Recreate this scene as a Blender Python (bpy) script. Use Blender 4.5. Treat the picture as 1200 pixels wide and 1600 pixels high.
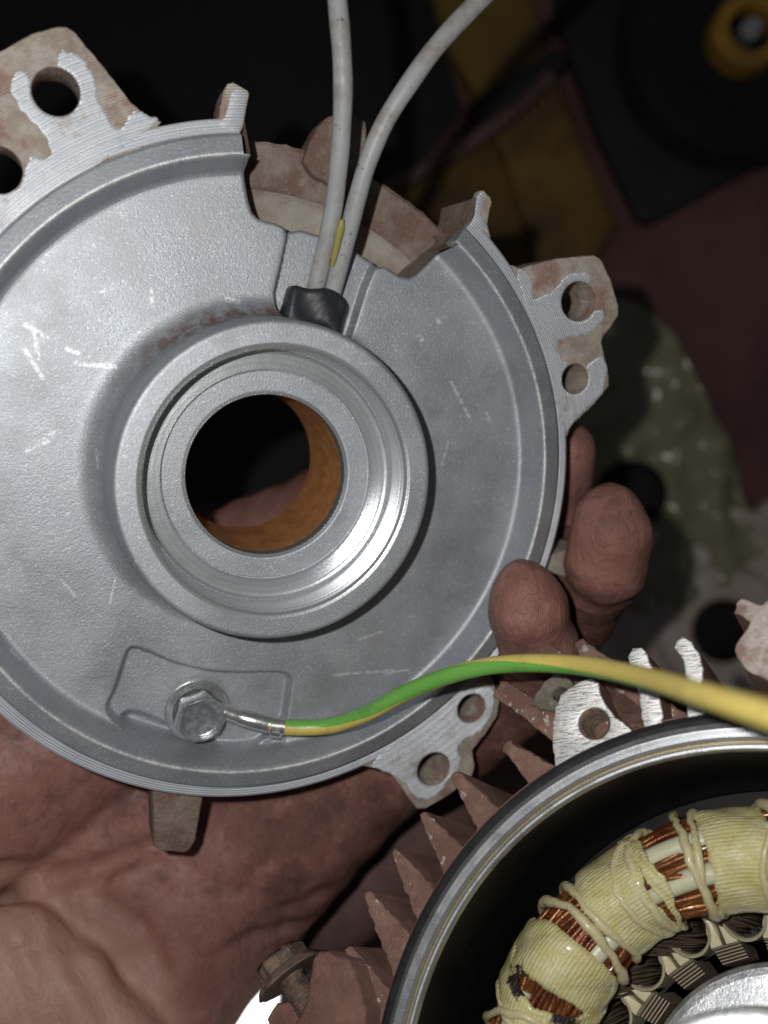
import bpy, bmesh, math, random
import numpy as np
from mathutils import Vector, Matrix

random.seed(7); rng = np.random.default_rng(7)
for o in list(bpy.data.objects): bpy.data.objects.remove(o)
scene = bpy.context.scene
COL = scene.collection
R = math.radians

# ------------------------------------------------------------------ camera, world, light, exposure
H = 540.0            # camera height above the floor in mm
F = 1520.0           # focal length in photo pixels (photo 1200 x 1600)
cam_d = bpy.data.cameras.new('Camera'); cam = bpy.data.objects.new('Camera', cam_d); COL.objects.link(cam)
cam.location = (0, 0, H*.001); cam.rotation_euler = (0, 0, 0)
cam_d.sensor_fit = 'VERTICAL'; cam_d.sensor_height = 36.0; cam_d.sensor_width = 27.0
cam_d.lens = 36.0*F/1600.0
cam_d.clip_start = .005; cam_d.clip_end = 50
cam_d.dof.use_dof = True; cam_d.dof.focus_distance = .216; cam_d.dof.aperture_fstop = 8.0
scene.camera = cam

w = bpy.data.worlds.new('World'); scene.world = w; w.use_nodes = True
bg = w.node_tree.nodes['Background']; bg.inputs[0].default_value = (.80, .90, 1.0, 1); bg.inputs[1].default_value = .036

fl = bpy.data.lights.new('phone_flash', 'POINT'); fl.energy = 1.42; fl.shadow_soft_size = .0022; fl.color = (1.0, .975, .94)
flo = bpy.data.objects.new('phone_flash', fl); COL.objects.link(flo); flo.location = (-.0205, .0125, H*.001+.002)

vs = scene.view_settings
vs.view_transform = 'Standard'; vs.look = 'None'; vs.exposure = 0.0; vs.gamma = 1.0; vs.use_curve_mapping = False

# ------------------------------------------------------------------ frames
def unit(v): v = np.array(v, float); return v/np.linalg.norm(v)
class Frame:
    """a local frame given in lens space (X right, Y up, D depth, mm): origin C, axis n towards the viewer"""
    def __init__(s, C, n):
        s.C = np.array(C, float); s.n = unit(n)
        a = np.array([1., 0, 0]); a -= (a@s.n)*s.n; s.a = unit(a)
        b = np.array([0, 1., 0]); b -= (b@s.n)*s.n; b -= (b@s.a)*s.a; s.b = unit(b)
    def loc(s, pts, h=0):
        p = np.atleast_2d(np.array(pts, float)); d = np.c_[(p[:, 0]-600)/F, (800-p[:, 1])/F, np.ones(len(p))]
        O = s.C+h*s.n; t = (O@s.n)/(d@s.n); X = d*t[:, None]-O
        return np.c_[X@s.a, X@s.b]
    def matrix(s):
        f = lambda v: Vector((v[0], v[1], -v[2]))
        a, b, n = f(s.a), f(s.b), f(s.n)
        M = Matrix.Identity(4)
        for i in range(3): M[i][0] = a[i]; M[i][1] = b[i]; M[i][2] = n[i]
        M[0][3] = s.C[0]*.001; M[1][3] = s.C[1]*.001; M[2][3] = (H-s.C[2])*.001
        return M
    def to_world(s, x, y, h):
        P = s.C+x*s.a+y*s.b+h*s.n; return np.array([P[0], P[1], H-P[2]])
def CP(px, py, D): return np.array([(px-600)/F*D, (800-py)/F*D, H-D])      # photo point at depth D -> world mm
DISC = Frame((-26.076, 7.188, 216.448), (.318, -.177, -.93142))
MOT = Frame((65.0, -109.6, 160.2), (-.45013, .38658, -.80494))

# ------------------------------------------------------------------ material helpers
class NT:
    def __init__(s, name):
        s.m = bpy.data.materials.new(name); s.m.use_nodes = True; s.t = s.m.node_tree
        s.b = s.t.nodes['Principled BSDF']; s.tc = s.t.nodes.new('ShaderNodeTexCoord')
    def new(s, typ, **kw):
        n = s.t.nodes.new(typ)
        for k, v in kw.items():
            if k.startswith('_'): setattr(n, k[1:], v)
        return n
    def link(s, a, b): s.t.links.new(a, b)
    def val(s, sock, v):
        if isinstance(v, bpy.types.NodeSocket): s.link(v, sock)
        else: sock.default_value = v
    def noise(s, mm, detail=3, rough=.55, dist=0, vec=None, out=0):
        n = s.new('ShaderNodeTexNoise'); n.inputs['Scale'].default_value = 1000/mm; n.inputs['Detail'].default_value = detail
        n.inputs['Roughness'].default_value = rough; n.inputs['Distortion'].default_value = dist
        s.link(vec if vec else s.tc.outputs['Object'], n.inputs['Vector']); return n.outputs[out]
    def vor(s, mm, feat='F1', out='Distance', vec=None):
        n = s.new('ShaderNodeTexVoronoi', _feature=feat); n.inputs['Scale'].default_value = 1000/mm
        s.link(vec if vec else s.tc.outputs['Object'], n.inputs['Vector']); return n.outputs[out]
    def math(s, op, a, b=0.0, c=0.0, clamp=False):
        n = s.new('ShaderNodeMath', _operation=op); n.use_clamp = clamp
        s.val(n.inputs[0], a); s.val(n.inputs[1], b)
        if op in ('MULTIPLY_ADD', 'SMOOTH_MIN', 'SMOOTH_MAX'): s.val(n.inputs[2], c)
        return n.outputs[0]
    def ramp(s, x, lo, hi, a=0., b=1.):
        n = s.new('ShaderNodeMapRange', _interpolation_type='SMOOTHSTEP'); s.val(n.inputs[0], x)
        for i, v in zip((1, 2, 3, 4), (lo, hi, a, b)): n.inputs[i].default_value = v
        return n.outputs[0]
    def mix(s, f, a, b, mode='MIX'):
        n = s.new('ShaderNodeMix', _data_type='RGBA', _blend_type=mode); s.val(n.inputs[0], f)
        for sock, v in ((n.inputs[6], a), (n.inputs[7], b)):
            if isinstance(v, tuple): sock.default_value = (*v[:3], 1)
            else: s.link(v, sock)
        return n.outputs[2]
    def bump(s, h, dist_mm, strength=1., prev=None):
        n = s.new('ShaderNodeBump'); n.inputs['Strength'].default_value = strength; n.inputs['Distance'].default_value = dist_mm*.001
        s.link(h, n.inputs['Height'])
        if prev is not None: s.link(prev, n.inputs['Normal'])
        return n.outputs[0]
    def sep(s, vec=None):
        n = s.new('ShaderNodeSeparateXYZ'); s.link(vec if vec else s.tc.outputs['Object'], n.inputs[0]); return n.outputs
    def mapping(s, scale=(1, 1, 1), rot=(0, 0, 0), loc=(0, 0, 0)):
        n = s.new('ShaderNodeMapping'); n.inputs['Scale'].default_value = scale; n.inputs['Rotation'].default_value = rot; n.inputs['Location'].default_value = loc
        s.link(s.tc.outputs['Object'], n.inputs[0]); return n.outputs[0]
    def segdist(s, A, B):
        """distance in the XY plane (m) to the segment A-B given in mm"""
        x, y, _ = s.xyz
        ax, ay = A[0]*.001, A[1]*.001; dx, dy = (B[0]-A[0])*.001, (B[1]-A[1])*.001; L2 = dx*dx+dy*dy
        px = s.math('SUBTRACT', x, ax); py = s.math('SUBTRACT', y, ay)
        t = s.math('ADD', s.math('MULTIPLY', px, dx/L2), s.math('MULTIPLY', py, dy/L2), clamp=True)
        qx = s.math('SUBTRACT', px, s.math('MULTIPLY', t, dx)); qy = s.math('SUBTRACT', py, s.math('MULTIPLY', t, dy))
        return s.math('SQRT', s.math('ADD', s.math('MULTIPLY', qx, qx), s.math('MULTIPLY', qy, qy)))
    def radius(s, cx=0, cy=0):
        x, y, _ = s.sep(); x = s.math('SUBTRACT', x, cx*.001); y = s.math('SUBTRACT', y, cy*.001)
        return s.math('SQRT', s.math('ADD', s.math('MULTIPLY', x, x), s.math('MULTIPLY', y, y)))
    def done(s, color=None, rough=None, metal=None, normal=None, **kw):
        b = s.b.inputs
        if color is not None:
            if isinstance(color, tuple): b['Base Color'].default_value = (*color, 1)
            else: s.link(color, b['Base Color'])
        if rough is not None: s.val(b['Roughness'], rough)
        if metal is not None: s.val(b['Metallic'], metal)
        if normal is not None: s.link(normal, b['Normal'])
        for k, v in kw.items(): s.val(b[k], v)
        return s.m

BURN = [(*MOT.loc([(818, 1528)], -17)[0], 3.0), (*MOT.loc([(826, 1546)], -16)[0], 2.4), (*MOT.loc([(880, 1588)], -15)[0], 3.4)]
M = {}
def make_materials():
    # sand-cast aluminium of the end shield
    t = NT('cast_aluminium'); t.xyz = t.sep()
    g = t.noise(.44, 2, .6); g2 = t.noise(.3, 1, .6); big = t.noise(16, 3, .6); cell = t.vor(.34, out='Color')
    cs = t.sep(cell)[0]
    col = t.mix(t.ramp(big, .3, .72), (.335, .365, .405), (.415, .440, .475))
    col = t.mix(t.ramp(g2, .40, .72, 0, .5), col, (.58, .60, .62))
    col = t.mix(t.ramp(cs, .92, 1.0, 0, .40), col, (.85, .85, .83))  # sparkle of the grains painted as scattered near-white cells
    col = t.mix(t.ramp(g, .22, .40, .45, 0), col, (.20, .21, .23))
    # reddish dust left in the corner at the boss foot (a stain with its own shape)
    r = t.radius(.4, .7); x, y, z = t.xyz
    foot = t.math('MULTIPLY', t.ramp(r, .0345, .0352), t.ramp(r, .0395, .0358))
    foot = t.math('MULTIPLY', foot, t.ramp(y, .018, .034))
    foot = t.math('MULTIPLY', foot, t.ramp(t.noise(3.0, 4, .7), .38, .60))
    col = t.mix(t.math('MULTIPLY', foot, .85), col, (.22, .125, .09))
    wear = t.math('MULTIPLY', t.ramp(t.math('ABSOLUTE', t.math('SUBTRACT', t.radius(), .06872)), .0006, .0001), t.ramp(t.noise(1.4, 3, .7), .36, .58))
    col = t.mix(t.math('MULTIPLY', wear, .6), col, (.78, .78, .74))
    dust = t.ramp(t.noise(30, 5, .65, vec=t.mapping(loc=(.31, .12, .2))), .58, .78, 0, .35)
    col = t.mix(dust, col, (.36, .30, .26))
    # white scuffs and scratches
    sa = t.new('ShaderNodeAttribute', _attribute_name='scratch').outputs['Fac']
    col = t.mix(t.math('MULTIPLY', sa, t.ramp(t.noise(.9, 2), .34, .58, 0, .9)), col, (.78, .81, .84))
    grime = t.ramp(t.noise(22, 5, .7, vec=t.mapping(loc=(.7, .3, .1))), .50, .70, 0, .30)
    col = t.mix(grime, col, (.20, .20, .205))
    nb = t.bump(g, .065, 1.0)
    M['cast'] = t.done(col, t.ramp(big, .3, .7, .50, .60), .60, nb)

    # turned faces: fine concentric grooves about the axis
    def turned(name, col0, spacing, r0=.25, depth=.06, metal=.85, stain=0., cx=0, cy=0, wobble=.04, blot=.35, lines=.62):
        t = NT(name); r = t.radius(cx, cy)
        rr = t.math('ADD', r, t.math('MULTIPLY', t.noise(7, 2), wobble*.001))
        s = t.math('SINE', t.math('MULTIPLY', rr, 2000*math.pi/spacing))
        fine = t.math('SINE', t.math('MULTIPLY', rr, 2000*math.pi/(spacing*.37)))
        c = t.mix(t.ramp(s, -1, 1), tuple(v*lines for v in col0), col0)
        big = t.noise(6, 4, .65)
        c = t.mix(t.ramp(big, .4, .75, 0, blot), c, tuple(v*.6 for v in col0))
        if stain: c = t.mix(t.ramp(t.noise(9, 5, .7), .55, .68, 0, stain), c, (.33, .27, .20))
        hgt = t.math('ADD', t.math('MULTIPLY', s, .7), t.math('MULTIPLY', fine, .3))
        nb = t.bump(hgt, depth, .8); nb = t.bump(t.noise(.5, 3), .05, .5, nb)
        return t.done(c, t.ramp(big, .3, .7, r0, r0+.14*min(1, blot*3)), metal, nb)
    M['flange'] = turned('turned_flange', (.84, .88, .95), .56, .34, .07, .5)
    M['land'] = turned('turned_lug_land', (.84, .88, .94), .56, .36, .07, .45, .6)
    M['seat'] = turned('turned_bearing_seat', (.78, .81, .84), 1.3, .25, .004, .8, blot=.08, lines=.92)
    M['register'] = turned('turned_register', (.80, .83, .88), .34, .24, .02, .85, .12, blot=.5, lines=.75)
    M['goldgroove'] = turned('oily_groove', (.34, .30, .20), .34, .3, .02, .7, .3)

    # dusty pinkish-brown paint of the back and lugs of the end shield
    def paint(name, a, b, c, size=6, rough=.78, chip=None, chipcol=(.6, .6, .58), grain=.8, gd=.35):
        t = NT(name); n1 = t.noise(size, 5, .65); n2 = t.noise(size*2.6, 4, .6, vec=t.mapping(loc=(.2, .5, .1))); n3 = t.noise(grain, 4, .65)
        col = t.mix(t.ramp(n1, .35, .65), a, b); col = t.mix(t.ramp(n2, .42, .62), col, c)
        col = t.mix(t.ramp(n3, .55, .75, 0, .4), col, tuple(min(1, v*1.6) for v in b))
        col = t.mix(t.ramp(n3, .22, .40, .6, 0), col, tuple(v*.4 for v in a))
        if chip: col = t.mix(t.ramp(t.noise(2.6, 5, .7), chip, chip+.05), col, chipcol)
        nb = t.bump(n3, gd, .9); nb = t.bump(n1, .5, .5, nb)
        return t.done(col, rough, 0., nb)
    M['skirt'] = paint('dusty_paint', (.225, .172, .142), (.30, .245, .20), (.185, .112, .086), 4.5, grain=.8, gd=.6)
    t = NT('dirty_turned_lug'); r_ = t.radius(); sn_ = t.math('SINE', t.math('MULTIPLY', t.math('ADD', r_, t.math('MULTIPLY', t.noise(7, 2), .00004)), 2000*math.pi/.56))
    n1 = t.noise(5, 4, .65); n2 = t.noise(9, 4, .6, vec=t.mapping(loc=(.2, .5, .1))); n3 = t.noise(.6, 3, .65)
    col = t.mix(t.ramp(n1, .35, .65), (.335, .275, .225), (.43, .385, .325)); col = t.mix(t.ramp(n2, .50, .62, 0, .9), col, (.29, .165, .13))
    col = t.mix(t.math('MULTIPLY', t.ramp(sn_, -.2, .9), t.ramp(n1, .42, .66, 0, .55)), col, (.62, .60, .55)); col = t.mix(t.ramp(n3, .25, .42, .5, 0), col, (.15, .115, .09))
    M['lugcast'] = t.done(col, .72, 0., t.bump(n3, .3, .8, t.bump(sn_, .05, .6)))
    M['ledge'] = paint('beige_primer', (.36, .33, .275), (.42, .39, .325), (.29, .235, .19), 7)
    M['motor'] = paint('red_brown_frame_paint', (.205, .105, .082), (.265, .142, .110), (.165, .082, .063), 5, .85, .735, (.46, .44, .42), grain=.55, gd=.5)
    M['motor_edge'] = paint('worn_frame_paint', (.225, .122, .096), (.30, .175, .138), (.19, .10, .076), 3.5, .8, .60, (.52, .50, .47), grain=.6, gd=.55)
    M['olive'] = paint('green_grey_crust', (.20, .17, .13), (.33, .31, .25), (.14, .12, .09), 3, .8, .66, (.5, .5, .46))
    M['bracket'] = paint('pitted_bracket', (.50, .42, .37), (.62, .55, .49), (.30, .19, .155), 2.2, .5, None, grain=.9, gd=.6)
    # bright sawn metal
    t = NT('bright_sawn_metal'); v = t.mapping(scale=(1, 5, 1), rot=(0, 0, .5)); n1 = t.noise(2.4, 4, .7, vec=v); n2 = t.noise(.6, 3)
    col = t.mix(t.ramp(n1, .36, .54), (.34, .35, .37), (.88, .88, .86)); col = t.mix(t.ramp(n2, .6, .75, 0, .5), col, (.62, .58, .50))
    M['sawn'] = t.done(col, .42, .45, t.bump(n1, .25, .8))
    # rust in the bore
    t = NT('orange_rust'); n1 = t.noise(3, 5, .7, vec=t.mapping(scale=(1, 1, .5))); n2 = t.noise(.6, 3, .7)
    col = t.mix(t.ramp(n1, .35, .65), (.36, .145, .042), (.50, .225, .072)); col = t.mix(t.ramp(n2, .55, .75, 0, .6), col, (.16, .06, .025))
    M['rust'] = t.done(col, .85, 0., t.bump(n2, .2, .8))
    # rusty bolt steel
    t = NT('rusted_steel'); n1 = t.noise(2.2, 5, .7); n2 = t.noise(.5, 4, .7)
    col = t.mix(t.ramp(n1, .36, .62), (.095, .075, .065), (.25, .165, .115)); col = t.mix(t.ramp(n2, .55, .75, 0, .7), col, (.34, .24, .17))
    M['rusted'] = t.done(col, .62, .25, t.bump(n2, .3, .9))
    # zinc
    t = NT('zinc_plate'); n1 = t.noise(1.6, 4, .65); n2 = t.noise(.35, 3, .7)
    col = t.mix(t.ramp(n1, .35, .65), (.64, .68, .69), (.76, .79, .79)); col = t.mix(t.ramp(n2, .64, .75, 0, .2), col, (.35, .36, .37))
    M['zinc'] = t.done(col, t.ramp(n1, .3, .7, .20, .32), .82, t.bump(n1, .03, .6))
    t = NT('zinc_dimple'); n1 = t.noise(1.7, 4, .7)
    M['dimple'] = t.done(t.mix(t.ramp(n1, .40, .62), (.36, .39, .42), (.58, .62, .64)), .30, .72, t.bump(n1, .16, 1.))
    t = NT('tin_plate'); n1 = t.noise(1.5, 3); M['tin'] = t.done(t.mix(n1, (.60, .61, .60), (.84, .84, .82)), t.ramp(n1, .3, .7, .20, .30), .85, t.bump(n1, .05, .5))
    # plastics, rubber
    def plastic(name, a, dirt, amount=.25, rough=.42, sp=(5, 1.2), lo=.50):
        t = NT(name); n1 = t.noise(sp[0], 5, .7); n2 = t.noise(sp[1], 4, .7)
        col = t.mix(t.ramp(n1, lo, lo+.26, 0, amount), a, dirt); col = t.mix(t.ramp(n2, .61, .72, 0, min(1, amount*1.5)), col, tuple(v*.35 for v in dirt))
        return t.done(col, t.ramp(n1, .3, .7, rough-.06, rough+.12), 0., t.bump(n2, .06, .5))
    M['cable'] = plastic('grey_cable_jacket', (.355, .37, .375), (.25, .20, .17), .85, .45, (9, 3.0), .44)
    M['yellow'] = plastic('yellow_insulation', (.72, .58, .15), (.34, .22, .09), .45, .40)
    M['green'] = plastic('green_insulation', (.17, .46, .085), (.07, .17, .04), .5, .40)
    M['glue'] = t = plastic('yellow_core', (.33, .30, .085), (.2, .16, .05), .2, .2)
    M['rubber'] = plastic('black_rubber', (.020, .023, .029), (.05, .05, .055), .6, .46, (3, .8))
    M['gasket'] = plastic('black_gasket', (.018, .018, .020), (.05, .048, .045), .5, .42, (6, 1.2))
    t = NT('varnished_black_wall'); n1 = t.noise(9, 5, .6); n2 = t.vor(3.6)
    col = t.mix(t.ramp(n1, .4, .7), (.0055, .0055, .0055), (.011, .0105, .010)); col = t.mix(t.ramp(n2, .05, .02, 0, .6), col, (.14, .14, .13))
    M['darkwall'] = t.done(col, .5, 0., **{'Specular IOR Level': .25})
    # copper, tape, varnish
    t = NT('enamelled_copper'); n1 = t.noise(5, 4, .6); n2 = t.noise(.9, 4, .7)
    col = t.mix(t.ramp(n1, .35, .65), (.14, .040, .016), (.31, .115, .032)); col = t.mix(t.ramp(n2, .5, .75, 0, .5), col, (.12, .035, .018))
    M['copper'] = t.done(col, .26, .45, t.bump(n2, .2, .6), **{'Coat Weight': .6, 'Coat Roughness': .12})
    t = NT('brown_slot_wire'); n1 = t.noise(2.5, 3); col = t.mix(n1, (.055, .038, .028), (.17, .125, .098)); M['slotwire'] = t.done(col, .34, .3)
    t = NT('cotton_tape'); uv = t.sep(t.tc.outputs['UV']); n1 = t.noise(5, 5, .65); n2 = t.noise(.7, 3)
    vv = t.math('ADD', uv[1], t.math('MULTIPLY', t.math('SUBTRACT', t.noise(4, 2), .5), .35))
    rib = t.math('SINE', t.math('MULTIPLY', vv, 2*math.pi/.80)); cross = t.math('SINE', t.math('MULTIPLY', uv[0], 2*math.pi/.55))
    lift = t.ramp(rib, -.9, .3); gaps = t.math('MULTIPLY', t.ramp(rib, -.55, -.95), t.ramp(n1, .40, .62))
    col = t.mix(t.ramp(n1, .32, .68), (.62, .56, .22), (.74, .69, .40)); col = t.mix(t.math('MULTIPLY', gaps, .32), col, (.25, .21, .12)); col = t.mix(t.ramp(n2, .58, .75, 0, .5), col, (.78, .74, .52))
    for (bx, by, br) in BURN:
        xyz = t.sep(); dx = t.math('SUBTRACT', xyz[0], bx*.001); dy = t.math('SUBTRACT', xyz[1], by*.001); dd = t.math('SQRT', t.math('ADD', t.math('MULTIPLY', dx, dx), t.math('MULTIPLY', dy, dy)))
        dd = t.math('ADD', dd, t.math('MULTIPLY', t.math('SUBTRACT', t.noise(3, 3, .7), .5), .007)); col = t.mix(t.ramp(dd, br*.001, br*.0006), col, (.030, .024, .026))
    nb = t.bump(t.math('ADD', lift, t.math('MULTIPLY', cross, .14)), .10, .8); nb = t.bump(n1, 1.4, .7, nb)
    M['tape'] = t.done(col, .34, 0., nb, **{'Coat Weight': .8, 'Coat Roughness': .12})
    t = NT('lacing_cord'); n1 = t.noise(4, 4); wv = t.noise(.7, 3)
    M['cord'] = t.done(t.mix(n1, (.55, .47, .24), (.70, .64, .41)), .38, 0., t.bump(wv, .35, .7), **{'Coat Weight': .4, 'Coat Roughness': .2})
    t = NT('milky_sleeve'); n1 = t.noise(6, 4); M['sleeve'] = t.done(t.mix(n1, (.55, .54, .36), (.66, .65, .48)), .36, 0., t.bump(n1, .3, .3), **{'Subsurface Weight': .2, 'Subsurface Radius': (.001, .001, .0006), 'Subsurface Scale': 1.0})
    t = NT('slot_paper'); n1 = t.noise(3, 4); M['paper'] = t.done(t.mix(n1, (.56, .50, .31), (.74, .69, .49)), .36, 0., t.bump(n1, .3, .4), **{'Coat Weight': .4, 'Coat Roughness': .2})
    t = NT('laminations'); z = t.sep()[2]; s = t.math('SINE', t.math('MULTIPLY', z, 2000*math.pi/.95)); n1 = t.noise(2, 4)
    M['lam'] = t.done(t.mix(t.ramp(s, -.6, .5), (.16, .125, .085), t.mix(n1, (.33, .27, .19), (.44, .37, .27))), .45, .35, t.bump(s, .3, .8))
    t = NT('brushed_rotor'); n1 = t.noise(6, 5, .65); n2 = t.noise(1.0, 4, .7)
    M['rotor'] = t.done(t.mix(t.ramp(n1, .35, .65), (.50, .53, .57), (.72, .74, .76)), t.ramp(n2, .3, .7, .30, .5), .75, t.bump(n2, .25, .6))
    # skin
    t = NT('grimy_skin'); n1 = t.noise(26, 4, .62); n2 = t.noise(5, 3, .68); n3 = t.noise(.9, 2, .7)
    at = t.new('ShaderNodeAttribute', _attribute_name='skin_ridge'); rv = at.outputs['Vector']
    rs = t.sep(rv)
    dis = t.math('ADD', t.math('MULTIPLY', t.noise(13, 2, .5), 5.0), t.math('MULTIPLY', t.noise(1.6, 1), .4))
    ridge = t.math('SINE', t.math('MULTIPLY', t.math('ADD', rs[0], dis), 2*math.pi/.56))
    amp = t.math('MULTIPLY', rs[1], t.ramp(t.noise(12, 3, vec=t.mapping(loc=(.4, .1, .7))), .30, .52))
    col = t.mix(t.ramp(n1, .32, .68), (.265, .120, .098), (.355, .178, .145))
    col = t.mix(t.ramp(n2, .50, .75, 0, .6), col, (.17, .075, .056))
    col = t.mix(t.ramp(n3, .62, .72, 0, .6), col, (.085, .045, .036)); col = t.mix(t.ramp(t.noise(14, 5, .75, vec=t.mapping(loc=(.9, .2, .4))), .50, .66, 0, .55), col, (.12, .066, .054)); col = t.mix(t.ramp(t.noise(10, 4, .7, vec=t.mapping(loc=(.1, .8, .3))), .56, .70, 0, .45), col, (.40, .215, .17))
    col = t.mix(t.math('MULTIPLY', t.ramp(ridge, -.2, -1), t.math('MULTIPLY', amp, .22)), col, (.14, .068, .052))
    nb = t.bump(t.math('MULTIPLY', ridge, amp), .034, 1.); nb = t.bump(t.noise(4.5, 4, .6, 1.2, vec=t.mapping(scale=(1, .28, 1), rot=(0, 0, .5))), 1.0, .55, nb); nb = t.bump(n2, .8, .5, nb); nb = t.bump(n3, .16, .5, nb)
    wr = rs[2]
    col = t.mix(wr, col, t.mix(t.ramp(n1, .3, .7), (.39, .222, .175), (.475, .285, .23)))  # lighter wrist colour stands in for the flash falling on it
    M['skin'] = t.done(col, t.ramp(n2, .3, .7, .46, .62), 0., nb, **{'Subsurface Weight': .12, 'Subsurface Radius': (.0018, .0007, .0004), 'Subsurface Scale': 1.0, 'Specular IOR Level': .38})
    # background
    M['floor'] = paint('dusty_floor', (.14, .066, .060), (.18, .092, .082), (.10, .048, .044), 60, .9, grain=6, gd=1.)
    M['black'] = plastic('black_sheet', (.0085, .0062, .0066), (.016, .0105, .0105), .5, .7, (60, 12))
    M['ochre'] = paint('ochre_paint', (.16, .095, .014), (.20, .12, .02), (.09, .05, .012), 40, .75, grain=5)
    M['amber'] = paint('amber_hub_paint', (.38, .20, .02), (.46, .25, .03), (.22, .11, .018), 20, .6, grain=5)
    M['tyre'] = plastic('tyre_rubber', (.0045, .0042, .0048), (.009, .0075, .0075), .5, .8, (30, 8))
    M['oldpipe'] = paint('old_pipe', (.13, .07, .065), (.18, .10, .09), (.09, .047, .042), 20, .8, grain=4)
    M['greycast'] = paint('dusty_grey_casting', (.55, .49, .45), (.66, .60, .56), (.46, .36, .30), 30, .75, grain=4)
    t = NT('olive_plastic_film'); n1 = t.noise(90, 2); M['film'] = t.done(t.mix(n1, (.27, .245, .155), (.31, .285, .185)), .2, 0., t.bump(t.noise(30, 3, .5), 2., .5))
    t = NT('polished_lid'); n1 = t.noise(20, 3); M['lid'] = t.done(t.mix(n1, (.88, .90, .91), (.93, .94, .95)), .42, .6)
make_materials()

# ------------------------------------------------------------------ geometry helpers (all lengths in mm)
def link(o, parent=None):
    COL.objects.link(o)
    if parent is not None: o.parent = parent
    return o
def mesh(name, V, Fc, mat, parent=None, smooth=True, sharp=40, mats=None, mi=None, uv=None):
    me = bpy.data.meshes.new(name); me.from_pydata((np.asarray(V, float)*.001).tolist(), [], [list(map(int, f)) for f in Fc]); me.validate(); me.update()
    for m_ in (mats or [mat]): me.materials.append(m_)
    if mi is not None: me.polygons.foreach_set('material_index', np.asarray(mi, np.int32))
    if uv is not None:
        l = me.uv_layers.new(name='UVMap'); idx = np.zeros(len(me.loops), np.int32); me.loops.foreach_get('vertex_index', idx)
        l.data.foreach_set('uv', np.asarray(uv, np.float32)[idx].ravel())
    if smooth:
        me.polygons.foreach_set('use_smooth', np.ones(len(me.polygons), bool))
        if sharp: me.set_sharp_from_angle(angle=R(sharp))
    return link(bpy.data.objects.new(name, me), parent)
def thing(name, label, cat, frame=None, group=None, loc=None):
    o = bpy.data.objects.new(name, None); COL.objects.link(o); o.empty_display_size = .01
    if frame is not None: o.matrix_world = frame.matrix()
    if loc is not None: o.location = np.array(loc)*.001
    o['label'] = label; o['category'] = cat
    if group: o['group'] = group
    return o
def tag(o, label, cat, group=None):
    o['label'] = label; o['category'] = cat
    if group: o['group'] = group
    return o
def grid_faces(n, m, close_m=False, close_n=False):
    f = []; mm = m if close_m else m-1; nn = n if close_n else n-1
    i, j = np.meshgrid(np.arange(nn), np.arange(mm), indexing='ij'); i = i.ravel(); j = j.ravel(); i2 = (i+1) % n; j2 = (j+1) % m
    return np.c_[i*m+j, i*m+j2, i2*m+j2, i2*m+j]
def lathe(profile, a0=0., a1=360., seg=256, cx=0., cy=0., jitter=0.):
    """profile list of (r,h) -> verts, faces; axis local z; profile runs so that normals point outwards when h falls with r rising"""
    P = np.array(profile, float); full = abs(a1-a0) >= 359.99
    n = seg if full else max(3, int(seg*(a1-a0)/360)+1)
    th = np.radians(np.linspace(a0, a1, n, endpoint=not full))
    V = np.zeros((n, len(P), 3)); V[..., 0] = cx+np.cos(th)[:, None]*P[:, 0]; V[..., 1] = cy+np.sin(th)[:, None]*P[:, 0]; V[..., 2] = P[:, 1]
    if jitter: V[..., 2] += rng.normal(0, jitter, V.shape[:2])
    Fc = [list(x) for x in grid_faces(n, len(P), close_n=full)]
    if not full:
        pass
    return V.reshape(-1, 3), Fc
def lathe_obj(name, profile, mat, parent=None, a0=0., a1=360., seg=256, cx=0, cy=0, caps=False, sharp=35):
    pr = [profile[0]]                       # holding loops keep flat bands flat under smooth shading
    for p, q in zip(profile[:-1], profile[1:]):
        L = math.hypot(q[0]-p[0], q[1]-p[1])
        if .7 < L < 60:
            for u in (.15/L, 1-.15/L): pr.append((p[0]+(q[0]-p[0])*u, p[1]+(q[1]-p[1])*u))
        pr.append(q)
    profile = pr
    V, Fc = lathe(profile, a0, a1, seg, cx, cy); k = len(profile)
    if caps and abs(a1-a0) < 359.9:
        n = len(V)//k; Fc.append(list(range(k))); Fc.append([ (n-1)*k+i for i in reversed(range(k))])
    return mesh(name, V, Fc, mat, parent, sharp=sharp)
def smooth_poly(P, it=2):
    P = np.array(P, float)
    for _ in range(it): Q = np.roll(P, -1, 0); P = np.stack([.75*P+.25*Q, .25*P+.75*Q], 1).reshape(-1, 2)
    return P
def circle(cx, cy, rx, ry=None, n=40, rot=0.):
    ry = ry or rx; t = np.linspace(0, 2*np.pi, n, endpoint=False); x, y = rx*np.cos(t), ry*np.sin(t)
    return np.c_[cx+x*math.cos(rot)-y*math.sin(rot), cy+x*math.sin(rot)+y*math.cos(rot)]
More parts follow.
